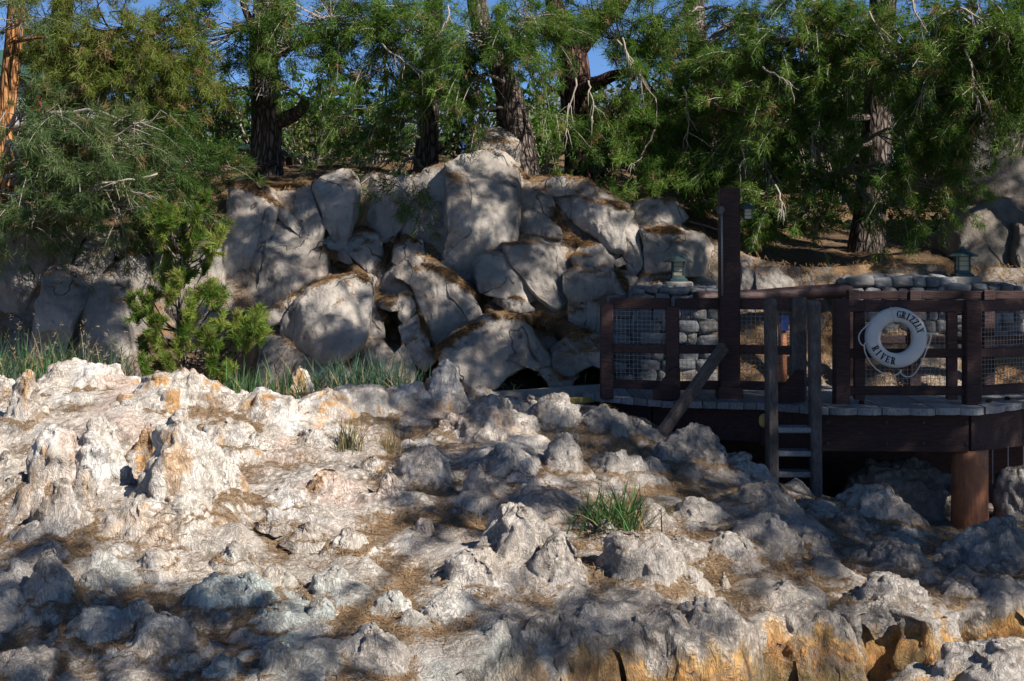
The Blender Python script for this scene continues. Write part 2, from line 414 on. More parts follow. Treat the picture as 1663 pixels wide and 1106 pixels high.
def rock_color(P, Nz):
    """pigment of the mineral crust: cream to grey, ochre runs, pale green and rust where the water stood"""
    x, y, z = P.T
    n = fbm(P * 0.9, 4, 3); n2 = fbm(P * 3.0, 3, 9)
    left = sst(1.5, -2.2, x + 0.35 * n) * sst(10.3, 11.8, y + .6 * n)
    c = lerp((.46, .40, .34), (.63, .56, .48), sst(-.35, .45, n + .8 * (left - .4)))
    c = lerp(c, np.array([.68, .64, .59]), sst(.05, .5, n2) * (.35 + .5 * left))
    c = lerp(c, np.array([.56, .40, .32]), sst(.1, .45, fbm(P * 1.3 + 5, 3, 21)) * left * .65)
    run = fbm(P * np.array([3.4, 3.4, .8]), 4, 31)
    c = lerp(c, np.array([.50, .27, .10]), sst(.16, .42, run) * (.08 + .85 * left) * sst(.93, .55, Nz))
    grey = sst(-.1, .4, fbm(P * .7 + 9, 3, 41)) * (1 - left) * .55 + .3 * sst(-1.2, 1.2, x + .5 * n) * (1 - left)
    c = lerp(c, np.array([.30, .27, .24]), np.clip(grey, 0, .8))
    teal = np.exp(-((x + 2.15) ** 2 / .9 + (y - 9.75) ** 2 / .5)) + .8 * np.exp(-((x + .6) ** 2 / .5 + (y - 9.4) ** 2 / .2)) + .5 * np.exp(-((x + 1.7) ** 2 / .3 + (y - 9.05) ** 2 / .15))
    c = lerp(c, np.array([.36, .41, .385]), np.clip(teal * sst(-.25, .3, fbm(P * 1.6, 3, 51)), 0, .9))
    fleck = sst(.25, .6, fbm(P * 11, 2, 61))
    c = lerp(c, np.array([.19, .155, .125]), fleck * .5)
    dz = y - y_edge(x)
    zs = tz_flat(x, y_edge(x)) - 0.06 + .16 * fbm(P * 2.5, 3, 71) + .22 * run
    face = sst(.45, .15, dz) * sst(-.5, 1.0, x + .25 * n)
    o = sst(.03, -.06, z - zs) * face
    c = lerp(c, lerp(np.array([.52, .30, .09])[None], np.array([.38, .175, .045]), sst(-.02, -.2, z - zs)), o * .92)
    c = lerp(c, np.array([.17, .12, .055]), sst(-.14, -.36, z - zs + .15 * n2) * face)
    return np.clip(c, .03, .8)

def lumps(P, amp=1.0):
    return amp * (.055 * bil(P * 2.3, 1) + .034 * bil(P * 5.2, 2) + .018 * bil(P * 11, 3) + .008 * bil(P * 23, 4))

tz_flat = tz
def hit_d(px, py):
    d = np.linspace(8.3, 17.4, 400); x = (px - CX) / F * d; zr = Z0 + (HY - py) / F * d
    k = np.where(zr < tz_flat(x, d))[0]
    return float(d[k[0]]) if len(k) else 17.0

KNOB = 'small rounded grey rock knob half buried among needle-strewn ground'
GK = 'small rock knobs on the slope'
SH = 'low lumpy grey rock hump lying in tree shade beside the deck'
GS = 'shaded humps near the deck'
MD = [
 (43,606,705,36,'spire','tall tapering cream spire with an ochre streak down its face'),
 (148,590,655,78,'dome','broad pale dome at the crest of the ridge below the grass'),
 (-8,612,665,42,'dome','pale rounded hump cut off by the picture edge beside the ochre-streaked spire'),
 (285,606,700,84,'dome','wide cream ridge hump below the young pine'),
 (347,624,655,18,'dome','little cream bump on the ridge behind the wide hump'),
 (487,599,655,26,'spire','short pointed pale horn with a brown hollow, standing on the ridge'),
 (385,642,700,50,'dome','rounded cream hump with dark lichen between ridge hump and horn'),
 (440,640,712,52,'wall','ochre-streaked cream bank below the pointed horn'),
 (528,640,712,56,'wall','cream bank with brown vertical runs beside the dry grass tuft'),
 (88,702,838,46,'stump','blunt pinkish stump with flat white top'),
 (165,680,838,55,'cone','steep pointed cone with a pink rough face beside the blunt stump'),
 (245,692,790,42,'cone','arched cream buttress with a hollow under its lip'),
 (288,664,866,78,'cone','big white flowing cone, tallest of the sunlit slope'),
 (375,690,745,46,'dome','brownish dome behind the big white flowing cone'),
 (505,700,742,28,'dome','small grey dome at the foot of the streaked bank'),
 (368,745,838,42,'cone','slanting white rib running down from the big flowing cone'),
 (137,757,860,24,'cone','white thumb-shaped knob in front of the pink cone'),
 (95,790,890,55,'cone','cream and ochre buttress in front of the blunt stump'),
 (470,795,845,36,'dome','smooth white dome ringed by brown needles'),
 (535,765,826,38,'dome','knobby pale dome with a split crown'),
 (215,850,893,62,'dome','wide white drip-edged shelf at the foot of the sunlit cones'),
 (285,805,880,56,'dome','pitted white hump under the flowing cone'),
 (445,838,868,16,'dome','narrow slanting pale rock like a fallen stub','', 'rock_stub'),
 (10,738,768,16,'cone','small pink pointed rock beside the blunt stump base'),
 (8,785,838,32,'dome','peach coloured hump below the small pink pointed rock'),
 (590,627,702,60,'wall','smooth shaded bank with orange runs behind the dry grass'),
 (665,628,702,62,'wall','smooth bluish bank with rust stripes behind the thin dry tuft'),
 (722,586,702,46,'cone','shaded conical peak rising from the smooth bluish bank'),
 (785,638,690,50,'dome','shaded rounded shoulder between peak and concrete kerb'),
 (792,646,742,92,'cone','large broad fissured mound in front of the shaded peak'),
 (735,688,732,30,'dome','cluster of cauliflower lumps at the side of the broad mound'),
 (858,645,712,34,'cone','ribbed rock tongue between broad mound and kerb'),
 (905,645,724,50,'dome','ribbed grey shoulder facing the deck corner'),
 (985,664,732,52,'dome',SH,GS),(1045,690,735,42,'dome',SH,GS),
 (912,706,782,40,'cone','pale crested rock with a tan tip on the dappled slope'),
 (690,728,802,50,'cone','pitted pale hump with rounded top beside the thumb-like rock'),
 (775,750,832,28,'spire','knotty pale pillar with a curled head'),
 (635,762,832,28,'spire','smooth thumb-like grey rock on the needle bed'),
 (822,728,792,45,'dome','sloping smooth grey slab with a dark seam'),
 (600,752,780,25,'dome','low crusted pale bump near the dry grass'),
 (1000,735,785,46,'dome','grey hump behind the green grass clump'),
 (1090,728,762,32,'dome',SH,GS),
 (1138,694,765,58,'cone','long bluish rock crest under the diagonal timber brace'),
 (1215,748,790,42,'dome',SH,GS),
 (848,828,945,56,'stump','craggy grey stump crowned by a knob, hollow on one side'),
 (775,898,978,52,'stump','bulbous pale boulder with a crusted drip skirt'),
 (912,873,975,46,'cone','arched craggy rock with a dark hole through its middle'),
 (1042,868,988,66,'stump','large round crater-topped grey boulder below the grass clump'),
 (890,822,850,70,'dome','low wide shelf behind the craggy stump'),
 (1108,882,925,45,'dome','low grey shelf beside the crater-topped boulder'),
 (820,1003,1078,55,'cone','shaded conical rock with a cap stone and orange foot'),
 (905,1012,1062,56,'dome','shaded round rock beside the capped cone'),
 (1075,1003,1054,52,'dome','rounded rock rimmed with cream drips above the orange bank'),
 (1155,978,1052,52,'stump','white fluted boulder above the orange bank'),
 (605,1023,1112,68,'cone','grey cone with a sunlit knobbed top at the front of the slope'),
 (222,980,1050,32,'dome','pale sunlit crest rising out of shade'),
 (262,1000,1085,50,'dome','dark hooded rock beside the pale sunlit crest'),
 (80,896,1002,46,'cone','bluish shaded cone with brown ledges'),
 (30,910,965,24,'dome','ribbed small hump beside the bluish shaded cone'),
 (400,938,1012,56,'dome','smooth mauve-grey hump with a pink seam'),
 (445,992,1045,42,'dome','smooth grey swelling below the pink-seamed hump'),
 (345,958,1012,46,'dome','crumpled pale outcrop beside the mauve-grey hump'),
 (165,1000,1066,58,'dome','long dark shaded ledge below the blue-green flow'),
 (40,1070,1120,55,'dome','dark smooth shaded rock at the very front of the slope'),
 (365,1072,1118,34,'cone','small dark peak beside the pale blue-green stump'),
 (455,1048,1118,36,'stump','pale blue-green stump with smooth sides'),
 (1175,940,968,14,'spire','little snowman-shaped stack of rounded pebblestone'),
 (1250,844,922,56,'dome','crusty dark grey hump with a lighter crest'),
 (1192,870,932,40,'dome','coarse lumpy grey outcrop beside the crusty hump'),
 (1250,790,852,62,'dome','sunlit brown-stained hump at the foot of the ladder'),
 (1135,830,862,42,'dome','flat grey hump beside the green grass clump'),
 (1438,802,868,68,'dome','sunlit smooth hump in front of the round timber pile'),
 (1385,832,878,34,'dome','dark ribbed knob beside the sunlit smooth hump'),
 (1450,938,1000,56,'stump','grey fluted stump with drip curtains above the orange bank'),
 (1362,990,1036,40,'dome','sunlit white knob above the orange bank'),
 (1460,880,945,52,'dome','shaded dripstone hump below the timber pile'),
 (1352,925,955,36,'dome',KNOB,GK),(1290,965,1002,58,'dome','rounded brow over a rusty hollow'),
 (1625,846,955,92,'cone','big drip-covered cone at the picture edge below the deck'),
 (1622,948,978,42,'stump','ochre dripping lump below the big drip-covered cone'),
 (545,930,990,40,'dome','crusted outcrop with an orange cavity'),(455,935,975,26,'dome',KNOB,GK),(690,860,885,20,'dome',KNOB,GK),
 (565,880,905,30,'dome',KNOB,GK),(640,985,1012,30,'dome',KNOB,GK),(700,1000,1030,28,'dome',KNOB,GK),(960,1000,1030,26,'dome',KNOB,GK),
 (730,700,725,16,'dome',KNOB,GK),(1040,830,850,18,'dome',KNOB,GK),(985,860,885,22,'dome',KNOB,GK),(1130,960,985,24,'dome',KNOB,GK),
 (1330,880,905,26,'dome',KNOB,GK),(1560,968,985,34,'dome',KNOB,GK),(520,1000,1025,24,'dome',KNOB,GK),(150,950,975,22,'dome',KNOB,GK),
 (380,905,925,24,'dome',KNOB,GK),(250,915,940,26,'dome',KNOB,GK),(500,870,890,24,'dome',KNOB,GK),(420,720,745,24,'dome',KNOB,GK),
]
# the crust swells gently under every mound, so that they grow out of one flowing surface
SWL = []
for r in MD:
    d0 = hit_d(r[0], r[2]); R = r[3] / F * d0; cy = d0 + R * .7; cx = (r[0] - CX) / F * cy
    H = max(.1, Z0 + (HY - r[1]) / F * cy - float(tz(np.array([cx]), np.array([cy]))[0])); SWL.append((cx, cy, R, H * (.55 if r[4] in ('cone', 'spire') else .95)))
tz_flat = tz
def swell(x, y):
    s = np.zeros_like(x)
    for cx, cy, R, H in SWL:
        q = ((x - cx) ** 2 + (y - cy) ** 2) / (1.75 * R) ** 2
        s = s + (.5 * H * np.exp(-np.minimum(q, 30))) ** 3
    return np.cbrt(s)
def tz(x, y): return tz_flat(x, y) + swell(np.asarray(x, float), np.asarray(y, float))
xs = np.arange(-6.4, 7.4, 0.026); ys_ = np.linspace(0, 1, 330)
X, S = np.meshgrid(xs, ys_); YE = y_edge(X)
# random small knobs standing in the crust
rk = np.random.default_rng(11); kn = []
for _ in range(170):
    kx, ky = rk.uniform(-5.5, 6), rk.uniform(8.5, 15.2); r = rk.uniform(.05, .2) * rk.uniform(.6, 1); kn.append((kx, ky, r, r * rk.uniform(.35, 1.0)))
def knobs(x, y):
    h = np.zeros_like(x)
    for kx, ky, r, a in kn:
        msk = (np.abs(x - kx) < r * 1.6) & (np.abs(y - ky) < r * 1.6)
        if not msk.any(): continue
        q = ((x[msk] - kx) ** 2 + (y[msk] - ky) ** 2) / r ** 2
        h[msk] = np.maximum(h[msk], a * np.exp(-q * 1.6))
    return h
Ytop = YE + S * (17.6 - YE); Zt = tz(X, Ytop)
P0 = np.stack([X, Ytop, np.zeros_like(X)], -1).reshape(-1, 3)
wob = (0.10 * fbm(P0 * 0.9, 3, 5) + .05 * np.abs(pn(P0 * 1.9, 15))).reshape(X.shape)
Zt = Zt + (wob + knobs(X, Ytop)) * sst(0, .05, S + .03)
sf = np.linspace(1, 0, 46)[:-1]                                     # the drop to the water bed
Xf = np.repeat(xs[None], len(sf), 0); yef = y_edge(Xf)
Pf = np.stack([Xf, yef - .42 * sf[:, None] ** 1.6, Zt[0][None] - 1.55 * sf[:, None] ** 1.15], -1)
PT = np.concatenate([Pf, np.stack([X, Ytop, Zt], -1)], 0)
Nn = grid_normals(PT); Nn[Nn[..., 2] < 0] *= -1
Q = PT.reshape(-1, 3); NQ = Nn.reshape(-1, 3)
steep = 1 - NQ[:, 2]
Q = Q + NQ * (lumps(Q, .5) * (1 + 1.3 * (Q[:, 1] < y_edge(Q[:, 0]) - .005)) + .11 * steep * fbm(Q * np.array([7, 7, 1.6]), 3, 77))[:, None]
PT = Q.reshape(PT.shape); Nn = grid_normals(PT); Nn[Nn[..., 2] < 0] *= -1
NQ = Nn.reshape(-1, 3)
hb = PT[..., 2].copy()                                              # hollows hold the fallen needles
for _ in range(2):
    for ax in (0, 1):
        cs = np.cumsum(np.pad(hb, [(13, 12) if a == ax else (0, 0) for a in (0, 1)], mode='edge'), axis=ax)
        hb = (np.take(cs, np.arange(25, cs.shape[ax]), ax) - np.take(cs, np.arange(0, cs.shape[ax] - 25), ax)) / 25
    hb = hb[:PT.shape[0], :PT.shape[1]]
    if hb.shape != PT.shape[:2]: hb = np.pad(hb, [(0, PT.shape[0] - hb.shape[0]), (0, PT.shape[1] - hb.shape[1])], mode='edge')
conc = (hb - PT[..., 2]).reshape(-1)
litT = (.385 - .17 * sst(.5, -2., Q[:, 0]) * sst(10.6, 11.8, Q[:, 1]) + conc * 5.0 + .75 * (NQ[:, 2] - .82) + .33 * fbm(Q * .9, 3, 88)) * sst(-.2, .25, Q[:, 1] - y_edge(Q[:, 0]))
litT = np.clip(litT, 0, .95)
ground = mk('rock_ground', Q, gridF(PT.shape[0], PT.shape[1]), M['trav'], col=rock_color(Q, NQ[:, 2]), flt=litT)
tag(ground, 'lumpy cream mineral rock slope strewn with brown pine needles', kind='structure')
TERR = (Q, NQ, litT)
bx = np.linspace(-60, 60, 60); by = np.r_[np.linspace(-40, 8, 20), np.linspace(8.3, 17, 40)]
BX, BY = np.meshgrid(bx, by); BP = np.stack([BX, BY, np.full_like(BX, -.72)], -1).reshape(-1, 3); BP[:, 2] += .1 * fbm(BP * .8, 3)
tag(mk('river_bed', BP, gridF(len(by), len(bx)), M['trav'], col=np.tile([.16, .12, .06], (len(BP), 1)), flt=np.zeros(len(BP))),
    'dark ochre bed of the drained channel', kind='structure')

PROF = {'dome': (2.0, .85), 'cone': (1.5, 1.05), 'spire': (1.3, 1.2), 'stump': (3.6, .75), 'wall': (3.0, .8)}
mnd_i = 0
MOUNDS = []
def mound(px, top, toe, hw, kind, label, group=None, name=None, dy=.85, d=None, seed=None, tint=None, lump=1.0):
    global mnd_i; mnd_i += 1; sd = (seed or mnd_i) * 1.37
    d0 = d or hit_d(px, toe); R = hw / F * d0; cy = d0 + R * .7; cx = (px - CX) / F * cy
    zb = float(tz(np.array([cx]), np.array([cy]))[0]) if d is None else Z0 + (HY - toe) / F * cy
    H = max(.1, Z0 + (HY - top) / F * cy - zb)
    ntn = int(np.clip(2 * math.pi * R / .024, 44, 120)); nr = int(np.clip((1.4 * R + H) / .022, 30, 72))
    a, b = PROF[kind]
    rr = np.r_[np.linspace(0.02, 1.0, nr - nr // 3, endpoint=False), np.linspace(1.0, 1.75, nr // 3)]; th = np.arange(ntn) / ntn * 2 * math.pi
    ct, st = np.cos(th), np.sin(th)
    ring = np.stack([ct * 1.3 + sd, st * 1.3, np.zeros(ntn)], 1); wv = 1 + .30 * fbm(ring, 2, sd)
    ux = rr[:, None] * ct * wv; uy = rr[:, None] * st * wv
    f = np.maximum(0, 1 - rr ** a) ** b * .88 + .12 * np.maximum(0, 1 - rr / 1.7) ** 1.5 / 1.0
    ridges = pn(np.stack([np.repeat(ct[None], nr, 0).ravel() * 2.6, np.repeat(st[None], nr, 0).ravel() * 2.6, np.repeat(rr[:, None], ntn, 1).ravel() * .9 + sd], 1), sd).reshape(nr, ntn)
    x = cx + R * ux; y = cy + R * dy * uy
    zt = tz(x, y) - 2.6 * np.maximum(0, y_edge(x) - .06 - y) if d is None else zb + 0 * x
    z = zt + H * f[:, None] * (1 + .10 * ridges * sst(0, .25, rr)[:, None]) - np.maximum(0, rr - 1.35)[:, None] * (.6 * R + .1) + .02
    P = np.stack([x, y, z], -1); q = P.reshape(-1, 3)
    wgt = np.repeat(np.sqrt(f)[:, None], ntn, 1).reshape(-1)
    c0 = np.array([cx, cy, zb]); s = max(R, .6 * H)
    off = np.stack([fbm((q - c0) / s * 1.25 + sd * 3, 2, k + 1) for k in range(3)], 1) * np.array([.30, .25, .14]) * s
    q = q + off * wgt[:, None]
    nn = grid_normals(q.reshape(P.shape), True).reshape(-1, 3)
    if (nn[:, 2].mean()) < 0: nn = -nn
    fl = fbm(np.stack([q[:, 0] * 6.5, q[:, 1] * 6.5, q[:, 2] * 1.5], 1), 3, 13) * (1 - np.abs(nn[:, 2]) * .7)
    k = np.repeat(sst(1.75, 1.2, rr)[:, None], ntn, 1).reshape(-1)
    big = .07 * s * bil((q - c0) / s * 2.4 + sd, 2) + .05 * s * bil((q - c0) / s * 5.5 + sd, 3)
    q = q + nn * ((big + lumps(q, .55) + .032 * fl * min(1, H / .4)) * k * lump)[:, None]
    nn = grid_normals(q.reshape(P.shape), True).reshape(-1, 3)
    if (nn[:, 2].mean()) < 0: nn = -nn
    q = np.vstack([q, q[:ntn].mean(0)]); nn = np.vstack([nn, [0, 0, 1]])
    j = np.arange(ntn); tri = np.c_[j, (j + 1) % ntn, np.full(ntn, len(q) - 1)]
    c = rock_color(q, np.abs(nn[:, 2]))
    if tint is not None: c = np.clip(c * np.asarray(tint), 0, .8)
    low = np.r_[np.repeat(f[:, None], ntn, 1).reshape(-1), 1]
    lt = np.clip(.18 + .75 * (nn[:, 2] - .8) + .40 * sst(.3, 0, low) + .3 * fbm(q * 1.3, 3, 88), 0, .9) * sst(-.3, .2, q[:, 1] - y_edge(q[:, 0]))
    Fq = gridF(nr, ntn, True)[:, ::-1]
    o = mk(name or ('rock_spire' if kind in ('spire', 'cone') and H > 1.1 * R else 'rock_mound'), q, [Fq, tri], M['trav'], loc=(cx, cy, zb), col=c, flt=lt)
    tag(o, label, 'rock', group); MOUNDS.append((q, nn, lt)); return o

for r in MD:
    g = r[6] if len(r) > 6 and r[6] else None
    mound(*r[:5], r[5], g, r[7] if len(r) > 7 else None, lump=.5 if r[4] == 'wall' else 1.0)
mound(1625, 1046, 1108, 105, 'dome', 'isolated white knobbly boulder rising from the drained channel', d=8.9, tint=(1.15, 1.15, 1.15))
mound(1465, 752, 850, 110, 'wall', 'long shaded rock bank under the deck behind the timber pile', d=16.2)
mound(1655, 760, 850, 52, 'stump', 'smooth shaded boulder behind the timber pile', d=15.8)

# ------------------------------------------------------------------ hillside and bank behind
HP = [(0,372,20.6),(200,372,20.6),(330,330,20.8),(430,292,21.5),(520,296,21),(600,290,21.5),(690,276,22),(760,268,21.4),(845,285,21),(940,290,22.6),(1020,322,20.8),(1100,340,21.5),(1250,445,20),(1350,442,20),(1600,446,20),(1420,405,21.2),
      (1300,400,22),(1500,380,24),(1160,310,25),(100,330,23),(100,290,27),(700,250,30),(1400,300,30),(0,270,35),(800,230,40),(1663,330,26),(1663,420,21),(-300,360,21),(-300,280,30),(2000,400,21),(2000,300,30)]
hz = tps([W(*c) for c in HP])
hx = np.arange(-11, 13, .09); hy = np.r_[np.arange(20.2, 30, .09), np.linspace(30, 60, 40)]
HX, HYm = np.meshgrid(hx, hy); HZ = hz(HX, np.minimum(HYm, 34)) + np.maximum(0, HYm - 34) * .03
q = np.stack([HX, HYm, HZ], -1).reshape(-1, 3); q[:, 2] += .09 * fbm(q * 1.1, 4, 3) + .03 * np.abs(pn(q * 4))
tag(mk('hillside', q, gridF(len(hy), len(hx)), M['soil']), 'needle-covered brown hillside behind the cliff', kind='structure')
HILL = q[:len(hx) * 70]
fx = np.linspace(-700, 700, 70); fy = np.r_[np.linspace(59.8, 120, 12), np.linspace(150, 1200, 20)]
FX, FY = np.meshgrid(fx, fy); zedge = float(HZ[-1].mean())
q = np.stack([FX, FY, np.full_like(FX, zedge - .1)], -1).reshape(-1, 3)
tag(mk('ground', q, gridF(len(fy), len(fx)), M['soil']), 'flat ground reaching away behind the hill', kind='structure')
# bank sheet
def D(py): return 17.9 + (620 - py) / 330 * 2.0
bxs = np.arange(-9, 9, .07); sv = np.linspace(0, 1, 50)
BXm, SV = np.meshgrid(bxs, sv); top = hz(BXm, 20.35 + 0 * BXm)
zb_ = Z0 - 1.95 + SV * (top - (Z0 - 1.95) + .02); yb = np.minimum(19.34 + .74 * (zb_ - Z0), 20.35)
cave = np.exp(-((BXm - .55) / .75) ** 2) * sst(.22, .1, SV) * 1.4
q = np.stack([BXm, yb + cave, zb_], -1).reshape(-1, 3); q[:, 1] += .18 * fbm(q * 1.2, 4, 6)
tag(mk('earth_bank', q, gridF(50, len(bxs)), M['cliff'], col=np.tile([.22, .19, .16], (len(q), 1)), flt=np.clip(.5 + .45 * fbm(q * 1.3, 3, 12), 0, .9)), 'steep bank of brown needles and soil between the boulders', kind='structure')
BANK = q
gx = np.linspace(-12, 14, 100); gy = np.linspace(16.6, 19.2, 20); GX, GY = np.meshgrid(gx, gy)
q = np.stack([GX, GY, np.full_like(GX, Z0 - 2.05)], -1).reshape(-1, 3); q[:, 2] += .05 * fbm(q * 1.5, 3)
tag(mk('channel_floor', q, gridF(20, 100), M['soil']), 'soil strip at the foot of the cliff', kind='structure')

# ------------------------------------------------------------------ cliff boulders
def boulder(poly, label, off=0.0, bulge=.32, k=3.2, tilt=(0, 0), shade=1.0, group=None, name='boulder', dbase=None, seed=1.0, back=.9, facets=2, litk=1.0):
    poly = np.array(poly, float); c = poly.mean(0)
    # resample the outline, soften the corners
    nb = 110; cl = np.vstack([poly, poly[:1]]); seg = np.linalg.norm(np.diff(cl, axis=0), axis=1); L = np.r_[0, np.cumsum(seg)]
    t = np.arange(nb) / nb * L[-1]; B = np.stack([np.interp(t, L, cl[:, i]) for i in (0, 1)], 1)
    for _ in range(1): B = .25 * np.roll(B, 1, 0) + .5 * B + .25 * np.roll(B, -1, 0)
    B = c + (B - c) * 1.2; k = k * 1.9; bulge = bulge * .72
    dd = (dbase if dbase is not None else D(c[1])) + (off if dbase is not None or off > .55 else min(off, .06))
    size = math.sqrt(abs(.5 * np.sum(B[:, 0] * np.roll(B[:, 1], -1) - np.roll(B[:, 0], -1) * B[:, 1]))) / F * dd
    rng = np.random.default_rng(int(seed * 100) + 5); nr = 30
    s = np.sin(np.linspace(0.02, 1, nr) * math.pi / 2)
    pp = c + s[:, None, None] * (B - c)[None]                        # (nr,nb,2)
    uv = (pp - c) / F * dd                                           # metres
    dep = dd + tilt[0] * uv[..., 0] + tilt[1] * (-uv[..., 1]) + (0 if dbase is not None else (D(c[1]) * 0 - .0))
    lean = (-uv[..., 1]) * .45                                       # the face leans back
    bl = bulge * size * (.72 * np.clip((1 - s) / .13, 0, 1) ** .5 + .28 * np.maximum(0, 1 - s ** 2.5))
    depth = dep + lean - bl[:, None]
    bulge = bulge * .92
    for f in range(facets + 1):                                          # chiselled planes
        a = rng.uniform(0, 2 * math.pi); nvec = np.array([math.cos(a), math.sin(a)])
        e = uv @ nvec; lim = dep + lean - bulge * size * rng.uniform(.8, 1.0) + (e - size * rng.uniform(.12, .32)) * rng.uniform(.45, .9)
        depth = np.maximum(depth, np.where(e > 0, lim, -9))
    x = (pp[..., 0] - CX) / F * dd; z = Z0 + (HY - pp[..., 1]) / F * dd
    P = np.stack([x, depth, z], -1)
    kb = np.array([.35, .7, 1.0]) * back                             # sides run back into the bank
    P = np.concatenate([P, np.stack([np.stack([x[-1] * 1, depth[-1] + b_, z[-1] - .04 * i], -1) for i, b_ in enumerate(kb)])], 0)
    n_r = P.shape[0]
    nn = grid_normals(P, True); ctr = np.array([x.mean(), depth.mean() + .6, z.mean()])
    if ((P - ctr) * nn).sum(-1).mean() < 0: nn = -nn
    q = P.reshape(-1, 3); nn = nn.reshape(-1, 3)
    q = q + nn * (.04 * size * fbm(q / size * 1.4 + seed * 7, 3, seed) + .022 * fbm(q * 5, 3, 4) + .012 * bil(q * np.array([9, 9, 5]), 8))[:, None]
    nn = grid_normals(q.reshape(P.shape), True).reshape(-1, 3)
    if ((q - ctr) * nn).sum(-1).mean() < 0: nn = -nn; flip = True
    q = np.vstack([q, q[:nb].mean(0)]); nn = np.vstack([nn, nn[:nb].mean(0)])
    j = np.arange(nb); Fq = gridF(n_r, nb, True); tri = np.c_[j, (j + 1) % nb, np.full(nb, len(q) - 1)]
    p4 = q[Fq[:40]]; fn = np.cross(p4[:, 1] - p4[:, 0], p4[:, 2] - p4[:, 0])
    if (fn * (p4.mean(1) - ctr)).sum() < 0: Fq = Fq[:, ::-1]
    else: tri = tri[:, ::-1]
    cc = lerp((.25, .22, .19), (.36, .32, .275), sst(-.4, .5, fbm(q * .8, 4, seed)))
    cc = lerp(cc, np.array([.31, .25, .2]), sst(.1, .5, fbm(q * 1.1 + 4, 3, 17)) * .6)
    lt = np.clip((nn[:, 2] - .55) * 1.5 * litk + .28 * fbm(q * 1.2, 3, 88), 0, .9)
    zb = float(q[:, 2].min()); loc = (float(q[:, 0].mean()), float(q[:, 1].mean()), zb)
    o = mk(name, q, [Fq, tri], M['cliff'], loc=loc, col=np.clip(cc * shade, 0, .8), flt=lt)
    tag(o, label, 'boulder', group); BOULD.append((q, nn, lt)); return o
BOULD = []
GB = 'boulders wedged together in the cliff'
SM = 'small grey block wedged between bigger cliff boulders'
